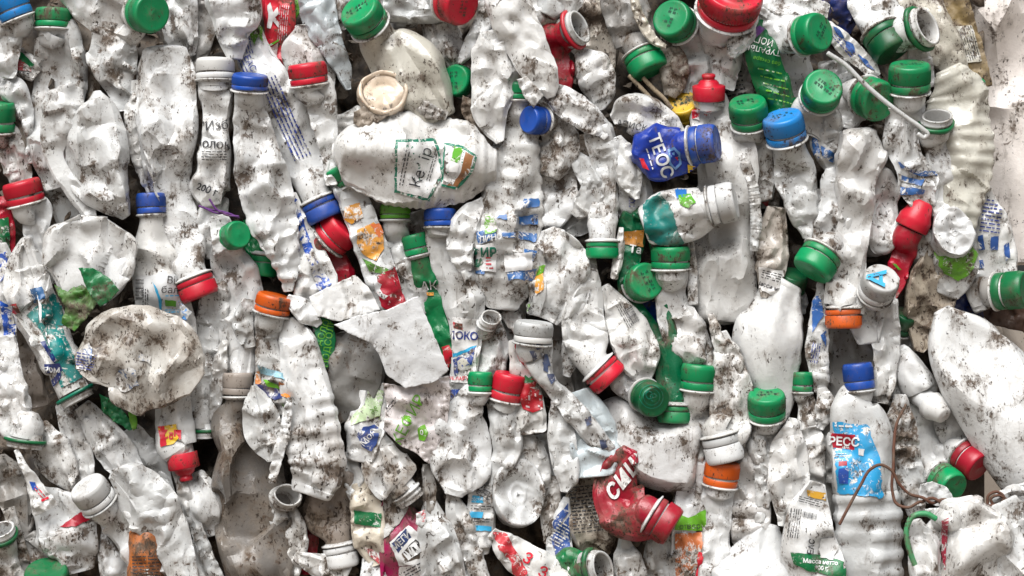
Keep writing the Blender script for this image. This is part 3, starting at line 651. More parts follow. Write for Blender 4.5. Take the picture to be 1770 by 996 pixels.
Tx(t, 'АК', 741, 495, 22, 5, 'pale', .0); Lb(t, 'red', '764,600 776,596 784,612 780,640 772,636', .2); Lb(t, 'amber', '738,506 750,506 750,511 738,511', .2)
B('crooked white bottle below a yellow-green cap, right of the peach bottle', '684,388,24 690,420,20 700,460,22 714,495,23 720,540,18', 28, ('lime', 683, 366, 26, 26, 90), dirt=.6)
t = B('thin bottle with a printed peach and a red lower end', '592,316,18 612,350,26 630,395,27 646,440,28 660,480,27 674,515,25 686,540,20', 36, r=.45, dirt=.45, cr=.8)
Lb(t, 'amber', '596,358 622,350 628,375 608,388 594,378', .7); Lb(t, 'peach', '618,398 645,384 662,398 664,430 650,452 628,440 616,420', .35); Lb(t, (.75, .18, .05), '640,388 656,386 663,402 655,412', .4); Lb(t, (.08, .22, .03), '626,446 650,458 672,466 664,474 640,470', .2); Lb(t, 'dred', '648,480 682,462 700,520 690,545 660,530', .15); Lb(t, 'pale', '644,482 652,478 652,488 660,492 656,500 662,508 670,512 664,518 654,508 648,498', .1)
B('red bottle wedged sideways, its red cap facing up right', '562,425,28 570,452,30 588,480,26 600,500,14', 16, ('red', 583, 403, 35, 40, 42, 12), c='dred', dirt=.3, cr=.7)
t = B('white bottle with a scraped blue-and-white label beside the wedged red cap', '506,335,5 518,390,16 534,440,28 546,485,34 532,530,26', 34, r=.4, dirt=.5)
Lb(t, 'blue', '505,338 514,344 530,400 548,450 574,490 560,508 548,500 532,450 514,400', .72, .3)
B('green bottle pointing down with a green cap, left of centre, mostly hidden', '446,432,20 438,405,16 430,380,12', 10, ('green', 456, 460, 23, 36, -96), c='forest', dirt=.3)
B('white crumpled bottle with a paper label and a small green cap facing out', '395,440,30 410,480,36 418,540,40 415,600,33 411,650,24', 26, ('green', 410, 408, 24, 34, 10, 58), dirt=.5)
Fm('torn white paper label with printed lines, by purple string', '362,375 392,370 405,388 398,408 406,405 396,425 378,440 368,430', 42, 'white', .15, 3, 20, name='paper_label', cat='label')
B('bottle shoulder behind the torn paper label', '372,345,22 368,390,26 375,440,22', 24, dirt=.6)
t = Thing('string', 'dark purple string looped over a white bottle shoulder', 'string', 380, 365, 50 * DS, 'torn film and label scraps in the bale')
for i, p in enumerate(('343,356 362,362 385,366 412,376', '350,358 372,368 398,370 410,376', '362,345 374,362 392,372 412,374')):
    strand(t, 'strand', [(x, -y, 46 * DS + 3 * i) for x, y in pp(p)], 1.7, plastic(C['purple'], .2, .7))
t = B('white bottle with red patches wedged at the left edge beneath the upright red cap', '58,362,27 62,400,22 68,445,20 78,490,14', 26, ('red', 42, 332, 33, 38, 104, 8), dirt=.4, r=.45)
t = B('red bottle with a green label half out of frame at the left edge', '-4,345,16 4,390,20 4,450,18', 6, c='dred', dirt=.4); Lb(t, 'forest', '-8,380 14,376 18,440 0,448', .3)
B('flat round crushed bottle end, like a plate, near the left edge', '160,376,26 158,398,62 154,440,72 150,482,66 142,515,42', 46, r=.22, cr=1.1, dirt=.75)
Fm('dark green shiny wrapper piece tucked under the plate-like bottle end', '136,463 160,464 190,482 206,502 190,520 172,530 150,500', 62, 'forest', .4, 6, 30, name='wrapper_scrap', rough=.25)
Fm('lime and green crumpled wrapper below the plate-like bottle end', '92,492 118,505 136,486 170,515 162,535 148,552 128,572 106,560 112,530', 48, (.05, .17, .02), 1., 9, 26, name='wrapper_scrap', wear=.5, wearcol=(.0, .07, .02))
t = B('teal-labelled yogurt bottle slanting down, mouth low and dirty', '42,434,22 42,472,38 58,525,39 82,578,38 106,632,32', 36, ('tgreen', 136, 694, 31, 28, -62, 0, 'open'), dirt=.6, r=.55)
Lb(t, 'teal', '45,545 92,505 112,580 130,620 150,650 106,670 88,610 70,570', .5, .5); Lb(t, 'teal', '84,512 100,500 112,560 96,570', .4); Lb(t, (.02, .10, .25), '52,500 72,496 78,516 58,524', .4); Lb(t, 'red', '14,528 28,524 34,540 20,546', .4); Lb(t, 'navy', '70,592 78,590 98,622 94,628|78,630 102,628 108,640 80,646|90,658 104,640 106,652 94,668', .2); Tx(t, 'ЯОМ', 90, 640, 12, 0, 'pale', .02)
t = B('blue and white patterned crushed bottle at the left edge', '-4,425,16 6,470,24 12,530,22 12,592,14', 22, dirt=.5); Lb(t, 'blue', '-6,440 12,435 14,470 0,490|0,520 18,530 30,580 8,584|14,560 28,560 30,590 12,590', .75)
B('upside-down white bottle with a dirty green-ringed mouth, lower left edge', '36,738,29 26,692,25 16,640,22 8,585,17', 36, ('forest', 42, 774, 31, 26, -97, 0, 'open'), dirt=.75)
t = B('brown-stained flattened bottle, broad as a plate, lower left', '130,625,14 150,622,38 186,612,68 232,620,88 282,632,80 318,652,54 336,664,24', 62, r=.22, c=(.66, .64, .60), dirt=1.15, cr=.9)
Lb(t, (.10, .18, .36), '140,600 155,590 160,620 150,640 126,640 132,620|240,612 262,618 258,628 240,624|205,640 230,635 240,665 215,680 200,665', .88, .6, 2); Pr(t, 148, 626, 34, 30, -10, 6, 'inkblue', 12)
t = B('slim white bottle with a blue cap and clean printed label, left of a red cap', '258,378,22 263,420,29 271,465,42 280,520,47 286,570,50 292,612,46', 30, ('blue', 261, 352, 25, 36, 92), dirt=.3, r=.6, cr=.5)
Lb(t, 'pale', '232,478 304,474 318,545 316,580 235,548', .06, .15); Bars(t, 242, 500, 36, 14, 90, 16); Pr(t, 252, 530, 60, 12, 88, 3); Lb(t, 'cyan', '264,486 270,494 280,520 278,548 272,566 276,540 274,516', .1); Tx(t, 'Віо', 300, 486, 17, -6, 'ink', .0); Tx(t, 'бала', 298, 502, 17, -4, 'ink', .0); Lb(t, 'lime', '286,518 304,520 304,530 286,528', .1); Lb(t, (.85, .52, .15), '276,545 312,552 312,576 276,562', .4); Pr(t, 298, 512, 24, 5, 0, 1, 'cyan', 3); Pr(t, 298, 538, 26, 8, 0, 2, 'cyan', 4)
Fm('small blue-striped torn label tip beside the clean printed label', '308,520 332,540 318,562 313,545', 40, 'white', .2, 2, 12, name='label_scrap', cat='label', wear=.5, wearcol=(.05, .25, .6))
t = B('white sauce bottle hanging neck down, with a red flip spout', '309,774,27 303,740,30 300,700,30 300,655,28', 34, ('red', 318, 806, 27, 52, -80, 0, 'spout'), dirt=.45, r=.7, cr=.5)
Lb(t, 'yellow', '274,738 306,732 310,756 300,768 278,772', .15); Lb(t, 'red', '274,738 284,736 288,770 278,772', .1); Tx(t, '№2', 297, 750, 22, 180, 'red', .02)
B('white folded bottle with a small green-ringed open mouth pointing down', '346,722,18 346,680,23 352,620,26 362,560,27 376,505,22 382,470,12', 22, ('forest', 351, 758, 21, 26, -88, 0, 'open'), dirt=.75)
Fm('green leafy wrapper under the brown-stained flattened bottle', '172,682 190,690 215,712 238,742 222,744 196,728 176,710', 30, 'forest', .6, 5, 16, name='wrapper_scrap', wear=.35, wearcol=(.4, .6, .2))
Fm('narrow lime-edged white label strip under the brown-stained bottle', '222,704 232,708 238,735 230,746 224,730', 40, 'grass', .3, 2, 14, name='label_scrap', cat='label')
B('long translucent folded strip curving down to the outward top green cap', '1092,-20,7 1100,15,8 1115,48,9 1134,72,8 1150,80,5', 34, c='cream', dirt=1.0, r=.6)
t = Thing('stick', 'two pale split sticks crossing the dark gap below the top green caps', 'stick', 1130, 165, 20 * DS)
for q in ('1088,132 1110,155 1132,178 1150,192', '1112,136 1130,155 1148,172 1160,188'): strand(t, 'splinter', [(x, -y, 22 * DS) for x, y in pp(q)], 4.0, plastic((.38, .30, .20), .9, .8), 8)
# lower left
B('grey grimy clear bottle standing under a grey-brown cap with a yellow ring', '406,695,25 406,725,36 424,772,43 430,822,56 436,880,63 446,940,61 452,1005,52', 30, ('taupe', 411, 664, 26, 40, 90), c=(.17, .155, .14), dirt=.8, r=.5, rough=.22, cr=1.3)
t = B('orange-capped white bottle with a colourful printed label', '467,550,26 462,590,22 468,630,28 474,672,34 482,715,22', 38, ('orange', 473, 525, 31, 32, 76, 6), dirt=.7, cr=1.2)
Lb(t, (.35, .62, .75), '446,632 500,648 498,658 450,645', .3); Lb(t, (.60, .20, .03), '436,645 450,640 452,662 438,670|482,660 504,668 500,690 486,685', .5); Lb(t, 'navy', '442,664 480,670 488,688 476,692 452,680', .3); Lb(t, 'grass', '455,655 480,664 484,672 462,668|486,695 498,705 496,712', .3)
B('long ribbed white bottle lying base down, grey with dirt, left of centre', '497,556,12 510,585,28 522,635,35 532,700,43 545,765,46 547,812,45 536,850,34', 42, r=.4, rib=27, ribfrom=.45, dirt=.75, cr=.6)
B('pointed white crumpled bottle hanging in front of the grey grimy clear one', '438,668,6 446,705,27 455,748,33 462,780,20 465,796,6', 48, r=.35, dirt=.55, cr=1.2)
t = Fm('curled green oil label with yellow and white Cyrillic lettering', '530,545 562,543 576,560 580,590 576,625 562,640 552,632 552,600 542,570', 40, 'forest', .15, 4, 40, name='oil_label', cat='label', curl=(-24, 0))
Tx(t, 'МАСЛО', 556, 582, 16, 72, 'grass', .0); Tx(t, 'ПОДСОЛНЕ', 568, 588, 16, 82, 'grass', .0); Lb(t, 'yellow', '530,556 540,562 550,590 546,600 534,576', .2); Tx(t, 'МО', 541, 577, 12, 100, 'ink', .03)
B('rounded grey translucent bottle end, right of the green oil label', '598,578,26 608,608,46 606,658,50 592,700,36 578,728,12', 26, c='grey', dirt=.55, rough=.3, r=.5, cr=.5)
Fm('white stiff sheet lying under the large square white sheet, centre', '533,514 575,492 614,475 640,500 657,536 625,545 588,556 545,546', 48, 'white', .45, 7, 50, curl=(10, -14))
Fm('large clean white square sheet of plastic at the centre', '577,562 620,545 668,536 722,512 740,555 776,640 752,660 718,668 700,672 668,648 655,612 640,592 606,578', 60, 'pale', .3, 4, 80, curl=(6, 8))
t = Fm('pinkish white bag piece with pale green lettering below the square sheet', '662,662 700,668 776,650 779,690 772,735 758,772 745,806 716,782 690,770 662,742 668,700', 46, (.80, .74, .74), .4, 9, 42, curl=(-8, 14))
Tx(t, 'КЕФИР', 706, 726, 27, 62, 'grass', .0, wear=.5); Lb(t, 'grass', '722,740 734,734 740,748 734,764 724,760', .45); Tx(t, '0', 730, 748, 12, 10, 'pale', .01); Pr(t, 678, 700, 30, 10, 50, 2, 'ink', 7)
t = B('green and white printed bottle with a blue oval mark, left of the pinkish bag', '645,662,18 638,705,29 632,745,33 624,792,24', 30, dirt=.5)
Lb(t, (.55, .70, .42), '636,668 664,676 656,720 606,735 608,720 630,700', .4); Tx(t, '% 0', 648, 716, 18, -68, 'grass', .0); Lb(t, (.015, .05, .22), '616,752 628,738 648,734 656,742 652,765 642,780 626,772', .25); Tx(t, 'Моя', 636, 757, 16, 50, 'pale', .0)
B('very dirty bottle with a threaded open neck pointing down right', '690,836,32 664,806,40 654,770,24 650,745,10', 38, ('white', 712, 866, 27, 34, -52, -8, 'open'), dirt=1.35, r=.55)
B('crumpled bottle with face-like creases below a green cap', '822,682,18 806,706,30 800,740,44 799,785,50 793,825,42 786,855,16', 40, ('green', 830, 660, 21, 34, 88), r=.4, cr=1.6, dirt=.85)
B('white bottle with a glossy red cap, right of the face-like crumpled bottle', '871,695,26 873,735,25 876,775,23 862,812,18 852,840,9', 36, ('red', 878, 668, 28, 46, 78, 6, 'bare'), dirt=.6)
t = B('bottle with a large printed strawberry, left of the white-capped blueberry one', '888,590,8 900,640,18 914,690,25 920,742,26', 40, dirt=.55, r=.5)
Lb(t, 'red', '886,575 892,585 902,620 914,626 906,632 898,624 890,600', .2); Lb(t, (.42, .01, .02), '902,665 914,656 932,654 940,680 938,708 920,714 904,706 898,688', .2); Lb(t, 'forest', '902,660 908,648 916,654 926,646 926,656 912,664', .2)
for i in range(14):
    rr = random.Random(i); Lb(t, 'pink', '%d,%d %d,%d %d,%d %d,%d' % ((lambda x, y: (x, y, x + 3, y + 1, x + 3, y + 5, x, y + 4))(rr.randint(905, 932), rr.randint(664, 702))), .1, .1, 0, name='seed_mark') if i < 9 else None
t = B('white-capped twisted bottle with printed blueberries', '926,594,27 931,622,24 945,656,15 972,690,17 1012,735,19 1048,782,18', 48, ('white', 922, 574, 33, 36, 84, 6), dirt=.6, r=.5)
for q in ('922,594 935,590 940,600 928,606', '916,608 924,606 930,618 922,624', '936,612 946,612 952,632 942,634', '938,626 948,630 948,644 940,640', '946,648 956,646 962,656 954,664', '1010,722 1020,718 1024,732 1014,736', '1036,760 1046,758 1050,772 1040,776'): Lb(t, (.05, .07, .14), q, .2, .3, 1.2, name='berry_print')
B('narrow upright white bottle left of the pale blue-tinted one', '976,688,20 971,735,22 974,790,23 980,828,18 976,850,8', 44, dirt=.55)
B('pale blue-tinted white bottle, right of the narrow upright one', '1002,680,18 1018,726,36 1030,775,42 1034,815,36', 38, c=(.66, .74, .78), dirt=.45, r=.45)
B('white bottle leaning down right into a red cap, right of centre', '1030,625,33 1013,592,37 1008,545,36 1016,500,26 1020,468,12', 40, ('red', 1046, 648, 34, 32, -46), dirt=.5, cr=1.1)
t = B('white pointed bottle with a barcode, right of the leaning red-capped bottle', '1046,494,8 1070,538,25 1092,585,36 1106,628,32 1114,662,10', 34, dirt=.45, r=.4)
Bars(t, 1092, 545, 30, 14, -58, 16); Pr(t, 1080, 545, 44, 14, -62, 4)
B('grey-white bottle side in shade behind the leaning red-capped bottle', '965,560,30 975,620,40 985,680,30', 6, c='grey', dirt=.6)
t = B('long twisted green bottle with an orange band, cap down', '1092,362,12 1092,390,23 1092,420,22 1084,470,15 1086,510,14 1114,555,13 1144,600,19 1163,645,27 1166,690,28', 30, ('green', 1166, 716, 29, 30, -92), c=(.0, .105, .04), dirt=.35, cr=.7, r=.6)
Lb(t, (.55, .22, .02), '1066,400 1112,398 1112,428 1068,420', .3, .6); Tx(t, 'Та', 1098, 432, 18, -8, 'pale', .02)
t = B('white ragged bottle piece with faint blue letters, above the twisted green bottle', '1078,296,20 1098,330,30 1094,370,28 1084,398,12', 28, dirt=.5); Tx(t, 'В', 1092, 352, 20, 0, 'inkblue', .0, wear=.6)
B('white torn bottle shoulder left of the bright blue bottle', '1064,240,12 1082,278,24 1092,318,20 1100,342,6', 42, r=.35, dirt=.4)
B('green cap facing out deep beneath the orange-banded twisted bottle', '1122,505,20 1130,525,18', 15, ('green', 1110, 488, 32, 32, 20, 66), stampang=4)
B('deep blue bottle shoulder behind the twisted green bottle', '1116,515,16 1134,548,26 1142,590,16', 14, c='blue', dirt=.6)
B('white bottle tapering down below a broad green cap, right of centre', '1160,472,27 1160,512,27 1170,550,34 1192,592,37 1216,622,26 1236,640,7', 37, ('green', 1159, 445, 33, 38, 91, 4), dirt=.85, r=.5)
t = B('big grey-white canister bottle with a red sports spout', '1225,178,28 1233,205,36 1250,245,48 1258,290,52 1258,345,50 1255,400,54 1253,470,55 1251,520,54 1250,545,42', 22, ('red', 1224, 153, 28, 48, 92, 14, 'spout'), c=(.66, .66, .65), dirt=.4, r=.6, cr=.7, rough=.3)
Lb(t, 'red', '1197,180 1212,190 1210,208 1198,206|1216,192 1230,190 1230,202 1220,204', .75, .3, 2)
t = B('bright blue crushed bottle lettered in white, its blue cap facing right', '1188,256,30 1160,262,42 1130,262,44 1100,258,24', 46, ('blue', 1216, 250, 33, 46, 6, 18), c=(.008, .035, .30), cr=.9, dirt=.15, rough=.3, r=.6)
Tx(t, 'ТЕОС', 1141, 270, 29, -70, 'pale', .02, dirt=.05); Lb(t, (.10, .22, .45), '1154,258 1166,254 1176,264 1178,284 1168,294 1156,284', .4, .1, .4); Lb(t, (.005, .02, .2), '1158,262 1166,259 1173,268 1174,282 1167,289 1159,281', .1, .1, .3); Lb(t, 'yellow', '1188,284 1208,288 1196,304 1188,306', .2); Lb(t, 'red', '1104,272 1112,274 1122,294 1112,290', .3); Pr(t, 1122, 276, 40, 6, -72, 1, 'pale', 5); Lb(t, 'red', '1166,272 1172,270 1172,278', .1, .1, 0)
t = B('white oval bottle on its side with black print, above the bright blue bottle', '1062,205,12 1082,195,27 1122,208,34 1162,232,26 1188,246,9', 36, r=.5, dirt=.6); Tx(t, 'АПИСК', 1092, 218, 15, -12, 'ink', .01, wear=.4); Pr(t, 1085, 235, 60, 12, -14, 2)
B('yellow cap with print facing up, half hidden by the red spout', '1178,215,20 1176,240,16', -8, ('yellow', 1178, 190, 28, 34, 110, 50), stampang=0)
t = B('short white bottle with teal end and white cap facing right', '1222,358,30 1200,366,41 1172,372,44 1145,380,44 1122,388,32', 46, ('white', 1249, 352, 34, 44, 12, 12), dirt=.5, r=.65, cr=.9)
Lb(t, (.0, .17, .15), '1112,350 1140,334 1158,352 1172,400 1184,420 1150,430 1112,410', .25, .6, 1.5); Lb(t, (.02, .15, .45), '1166,325 1186,320 1188,340 1170,344', .4); Lb(t, 'lime', '1172,338 1194,336 1202,350 1190,360 1176,354', .3)
B('grey translucent bottle with a green cap pointing down right, top', '1104,78,33 1090,40,36 1078,0,37 1070,-30,36', 12, ('green', 1116, 110, 34, 38, -66, 14), c='grey', alpha=.9, dirt=.6, rough=.25)
B('white bottle behind an outward green cap at the top', '1190,75,34 1204,115,30 1198,158,22', 8, ('green', 1163, 42, 34, 38, 150, 58), dirt=.5, stampang=8)
B('wide red lid with a moulded ring, facing out at the top edge', '1248,75,34 1252,110,26 1250,150,20', 18, ('red', 1257, 8, 53, 52, 76, 48, 'lid'), dirt=.4)
B('muddy transparent rag of bottle below the outward top green cap', '1150,75,14 1162,110,24 1166,140,22 1160,165,10', 20, c=(.42, .38, .33), dirt=1.1, cr=1.4)
t = B('dark green yogurt bottle with rows of white Cyrillic lettering', '1308,38,14 1314,75,26 1326,120,29 1342,165,29 1360,210,24', 32, c=(.0, .11, .03), dirt=.15, rough=.3, r=.45, cr=.7)
Tx(t, 'ТУРАЛЬН', 1318, 86, 13, 168, 'pale', .0); Tx(t, 'ЙОГУ', 1317, 70, 15, 165, 'pale', .0); Tx(t, 'без сахара', 1325, 105, 9, 166, 'grass', .0)
for i in range(5): Pr(t, 1331 + i * 4.5, 124 + i * 13, 44, 6, -14, 1, 'grass', 20 + i)
Lb(t, 'purple', '1298,58 1312,44 1322,50 1300,72', .3)
B('white torn lump beside the dark green lettered bottle', '1304,34,6 1290,50,20 1275,75,18 1266,96,8', 40, cr=1.3, dirt=.6)
t = B('grey bottle with faint printed rows under the wide red lid', '1232,70,20 1258,120,30 1275,160,32 1285,190,20', 6, c='grey', dirt=.8); Pr(t, 1262, 140, 46, 60, 10, 8)
B('white bottle with a green cap facing right, near the top edge', '1368,62,32 1338,48,26 1310,30,18 1290,20,10', 30, ('green', 1398, 63, 34, 40, 8, 50), dirt=.5, stampang=-40)
t = B('white bottle with a tilted green cap, right of the red-spouted canister', '1292,238,27 1302,275,33 1314,318,29 1320,345,18', 26, ('green', 1291, 197, 32, 44, 100, 32), dirt=.6, stampang=0)
t = B('scrap of blue and red label behind the red-spouted canister', '1300,300,10 1322,320,22 1325,355,20', 12, c='grey', dirt=.6); Lb(t, 'navy', '1306,318 1336,314 1336,345 1310,345', .4); Lb(t, 'dred', '1310,346 1330,340 1326,358', .4)
B('clear frosted bottle with a sky blue cap, twisted to a tail', '1362,255,30 1374,300,35 1386,345,29 1393,385,19 1396,410,8', 36, ('sky', 1353, 222, 35, 46, 106, 24), c=(.60, .62, .63), dirt=.35, rough=.2, r=.45, cr=1.3, stampang=0)
B('white crumpled bottle round a bright green cap facing straight out', '1404,190,38 1425,215,34 1438,240,16', 32, ('green', 1414, 162, 34, 40, 80, 68), dirt=.5, stampang=-30)
B('white bottle with a green cap under a thin white strap', '1480,170,34 1464,190,36 1455,215,22', 24, ('green', 1503, 175, 35, 42, -35, 55), dirt=.6)
t = B('white bottle with an upright bright green cap and torn blue-striped label', '1570,168,29 1562,205,30 1560,245,30 1574,285,26 1590,325,34 1600,355,24', 42, ('green', 1569, 136, 35, 48, 92, 20), dirt=.5, stampang=0)
Lb(t, (.04, .13, .36), '1548,275 1580,296 1640,296 1640,302 1590,305 1556,290|1552,300 1590,312 1600,310 1592,322 1556,312|1552,322 1600,328 1596,336 1556,336', .5, .4, 1.2)
B('dark wet green cap tilted down under a white shoulder, top right', '1514,48,34 1502,10,32 1492,-25,28', 20, ('dgreen', 1530, 76, 35, 48, -62, 22), dirt=.6)
B('open oval bottle mouth with a green ring facing right, top right', '1560,66,28 1545,40,26 1530,5,22', 30, ('forest', 1596, 50, 34, 38, 18, 48, 'open'), dirt=.5)
B('folded white bottle below the open oval mouth', '1586,85,16 1592,115,22 1605,150,14', 22, dirt=.6)
B('bottle with an open dented mouth and green ring, right of the striped label', '1616,250,21 1626,295,23 1632,345,22 1630,385,14', 36, ('forest', 1615, 202, 28, 34, 88, 32, 'open'), dirt=.6)
B('broad flattened cream bottle standing at the right of the bale', '1640,122,22 1655,155,46 1660,215,53 1660,280,53 1655,335,46 1650,385,34 1645,420,20', 30, c=(.72, .70, .62), dirt=.5, r=.4, cr=.4, rib=22, n=2.3)
B('big cream bottle behind the open oval mouth, right edge of the bale', '1580,-30,36 1600,30,38 1630,85,33 1664,135,13', 12, c='cream', dirt=.7, r=.5, cr=.5)
B('tiny green cap at the shoulder of the cream bottle on the right', '1678,138,10 1670,130,8', 18, ('green', 1688, 147, 13, 18, -40, 20), dirt=.3)
t = Thing('plastic_strap', 'thin white plastic strap slanting across green caps, upper right', 'strap', 1605, 236, 70 * DS, None)
strand(t, 'band', [(x, -y, 68 * DS) for x, y in pp('1432,92 1462,112 1492,142 1530,175 1570,205 1594,222 1604,232 1598,238 1588,232')], 4.2, plastic(C['white'], .7), 16)
t = B('thin blue and white lettered label strip running to the strap, top right', '1425,36,6 1450,68,15 1485,100,15 1512,128,10 1520,138,4', 28, dirt=.5, r=.3); Lb(t, (.03, .10, .32), '1440,45 1452,52 1460,68 1448,62|1460,70 1475,76 1478,92 1464,88|1480,92 1500,106 1512,122 1498,116', .35); Pr(t, 1458, 78, 50, 14, -48, 3, 'inkblue')
t = B('crumpled blue and white foil wrapper right of the clear frosted bottle', '1408,205,10 1425,235,26 1432,268,24 1438,295,10', 30, dirt=.4, cr=1.6, rough=.25); Lb(t, (.04, .15, .42), '1402,215 1412,225 1418,270 1408,300|1418,250 1450,270 1440,282 1420,270', .55)
B('white bottle curving down to a green cap pointing left', '1427,422,27 1436,385,25 1440,340,21 1438,300,17 1436,292,10', 36, ('green', 1410, 454, 36, 42, -124, 14), dirt=.6, r=.5)
B('tall grey-white flattened bottle with an orange cap at its foot', '1459,530,30 1463,480,34 1469,430,29 1478,370,29 1481,310,35 1487,265,42 1484,232,32', 42, ('orange', 1458, 551, 31, 34, -90), c=(.70, .69, .67), dirt=.65, r=.45)
K_('white oval bottle base with a moulded ring, right of the orange-capped bottle', 1528, 366, 36, 76, 32, 0, dirt=.35, ring=.24, tilt=78, tang=0, cr=.5)
t = B('bright red bottle with a pointed red cap, leaning right', '1564,432,20 1556,458,19 1546,488,18 1538,512,12', 30, ('red', 1582, 376, 29, 62, 66, 8, 'cone'), c='dred', dirt=.3); Tx(t, '10', 1546, 484, 20, 40, 'pale', .0); Lb(t, 'lime', '1542,455 1548,456 1558,466 1552,466', .1)
t = B('white bottle neck with a round white lid lettered in blue', '1502,525,29 1498,555,30 1500,590,20', 34, ('white', 1513, 493, 31, 44, 75, 52, 'bare'), dirt=.5)
cen, ax, r0, h0 = t.capinfo
t.tmesh = [(np.array([v.co[:] for v in t.cap.data.vertices]), [list(p.vertices) for p in t.cap.data.polygons], None)]; t.bv = None; Tx(t, 'А', 1517, 481, 42, 84, 'cyan', .03, dirt=.05, wear=0, off=.0016); Lb(t, 'cyan', '1519,471 1525,470 1526,492 1520,493', 0., .05, 0)
t = K_('white oval bottle base above a grass green label, right', 1650, 397, 36, 43, 52, 12, c='pale', dirt=.4, ring=.2, tilt=72, tang=100, cr=.9)
t = B('bottle with grass green label hanging below the white oval base', '1650,432,33 1653,452,35 1652,475,30 1640,508,18', 30, dirt=.8); Lb(t, 'grass', '1612,415 1692,415 1692,445 1672,478 1655,486 1632,474 1615,440', .25, .5, 2)
B('brown muddy sheet-like bottle below the grass green label', '1622,438,22 1614,490,42 1604,540,40 1596,585,22 1590,605,10', 26, c=(.42, .36, .28), dirt=1.3, cr=1.4)
t = B('bottle with a white label of blue squares and fine print, right edge', '1706,325,8 1712,370,24 1718,420,33 1720,470,36 1704,512,26', 20, dirt=.5, r=.45)
Pr(t, 1714, 375, 34, 60, -8, 9, 'inkblue', 31); Lb(t, (.03, .09, .30), '1690,408 1700,406 1702,432 1692,432|1712,410 1726,408 1724,432 1712,432|1690,450 1700,450 1702,464 1692,464|1734,425 1744,418 1746,444 1738,452', .4)
B('dark green cap facing right, alone at the right edge', '1705,505,26 1680,515,26', 26, ('forest', 1742, 502, 32, 54, 5, 35), c='grey', dirt=.8)
B('dark blue bottle deep behind the large white bottle, right', '1665,505,20 1672,540,24 1680,570,18', 2, c='navy', dirt=.5)
B('very large smooth white bottle lying slantwise at the right edge', '1630,538,14 1648,570,44 1690,630,70 1745,700,84 1810,790,90 1850,850,80', 44, r=.6, cr=.25, dirt=.6, n=2.1)
B('white bottle shaped like a cone with a small nozzle, beside the very large bottle', '1593,680,27 1580,655,27 1566,620,18 1558,600,8', 26, ('white', 1612, 705, 24, 46, -46, 42, 'cone'), dirt=.5, cr=.4, r=.8)
B('white bottle leaning down to a dark red cap, lower right', '1654,770,22 1642,735,25 1630,700,18', 22, ('dred', 1672, 794, 29, 44, -42, 38), dirt=.5, cr=.5)
B('white bottle with a green cap facing down right, lower right', '1617,808,32 1602,772,36 1590,735,28 1580,700,14', 22, ('green', 1630, 832, 29, 40, -42, 50), dirt=.5)
t = B('upright white bottle with a blue cap and a bright blue label, lower right', '1480,682,23 1474,702,34 1486,735,50 1491,800,53 1496,860,54 1499,930,54 1501,1010,52', 44, ('blue', 1484, 651, 26, 46, 96), r=.65, cr=.4, rib=33, ribfrom=.55, dirt=.5)
Lb(t, (.02, .30, .58), '1440,730 1500,735 1520,790 1526,862 1448,852', .42, .3, 2); Lb(t, 'dred', '1436,748 1478,752 1477,778 1440,774|1450,798 1464,797 1464,805 1450,806', .1, .1, .3); Tx(t, 'РЕСС', 1459, 764, 20, -3, 'pale', .03); Lb(t, 'pale', '1484,775 1494,776 1492,788 1484,786', .1); Pr(t, 1458, 738, 30, 8, -4, 1, 'pale'); Pr(t, 1452, 788, 22, 8, 0, 2, 'pale', 4); Lb(t, 'blue', '1450,810 1466,808 1466,836 1450,836', .4)
# lower middle and right
B('crumpled white bottle upright, left of the rusty wire', '1556,685,10 1558,725,24 1568,785,22 1578,845,24 1584,890,14', 36, dirt=.8, cr=1.4)
Fm('white torn bottle flap over the twist of rusty wire', '1590,838 1612,832 1636,842 1652,866 1640,880 1606,872 1588,866', 58, 'white', .4, 6, 22)
B('pointed white flattened bottle left of the bright blue label', '1371,725,8 1365,768,30 1365,820,36 1362,870,28 1354,908,8', 42, r=.4, dirt=.45)
t = B('soiled bottle with a yellow top, torn white label and green net weight band', '1412,838,16 1402,878,32 1400,925,42 1406,975,53 1408,1015,52', 48, dirt=.6, r=.6, cr=.7)
Lb(t, (.60, .32, .03), '1394,846 1428,852 1427,866 1396,858', .35); Lb(t, 'forest', '1366,955 1410,958 1464,972 1464,1000 1400,988 1372,974', .15); Tx(t, 'Масса нетто', 1418, 972, 10, -5, 'pale', .02); Tx(t, '900 г', 1419, 983, 11, -4, 'pale', .02); Tx(t, 'ЕАС', 1402, 945, 14, 82, 'ink', .02); Pr(t, 1374, 905, 50, 20, 82, 5); Bars(t, 1400, 892, 26, 10, -12, 14); Pr(t, 1400, 868, 40, 12, -15, 3)
Lb(t, 'pale', '1418,930 1444,928 1448,950 1440,968 1420,966 1414,950', .05, .05, 2)
B('folded white bottle below a small green cap, left of the blue label', '1391,690,14 1397,732,19 1406,790,20 1412,838,14', 30, ('green', 1387, 660, 18, 34, 90), dirt=.7)
B('grey bottle side between the folded small-capped one and the blue label', '1428,700,10 1430,760,18 1432,830,22 1430,890,12', 26, c='grey', dirt=.4)
B('large pale bulging bottle above a green cap, lower right of centre', '1362,495,22 1342,530,46 1328,585,58 1330,635,50 1338,675,36 1336,715,28', 26, r=.65, cr=.4, dirt=.45)
B('white bottle with a green cap leaning up, below the large pale bulging bottle', '1326,735,28 1326,770,32 1336,812,20', 32, ('green', 1323, 699, 32, 44, 94, 24), dirt=.7, stampang=0)
B('dark green cap deep behind the grimy printed paper bottle', '1372,515,20 1376,540,18', 2, ('dgreen', 1368, 488, 24, 34, 80, 30), dirt=.5)
t = B('grimy crumpled bottle wrapped in printed paper, below the scrap of blue label', '1342,362,18 1336,410,27 1334,460,27 1328,512,14', 28, c=(.60, .56, .52), dirt=1., cr=1.6)
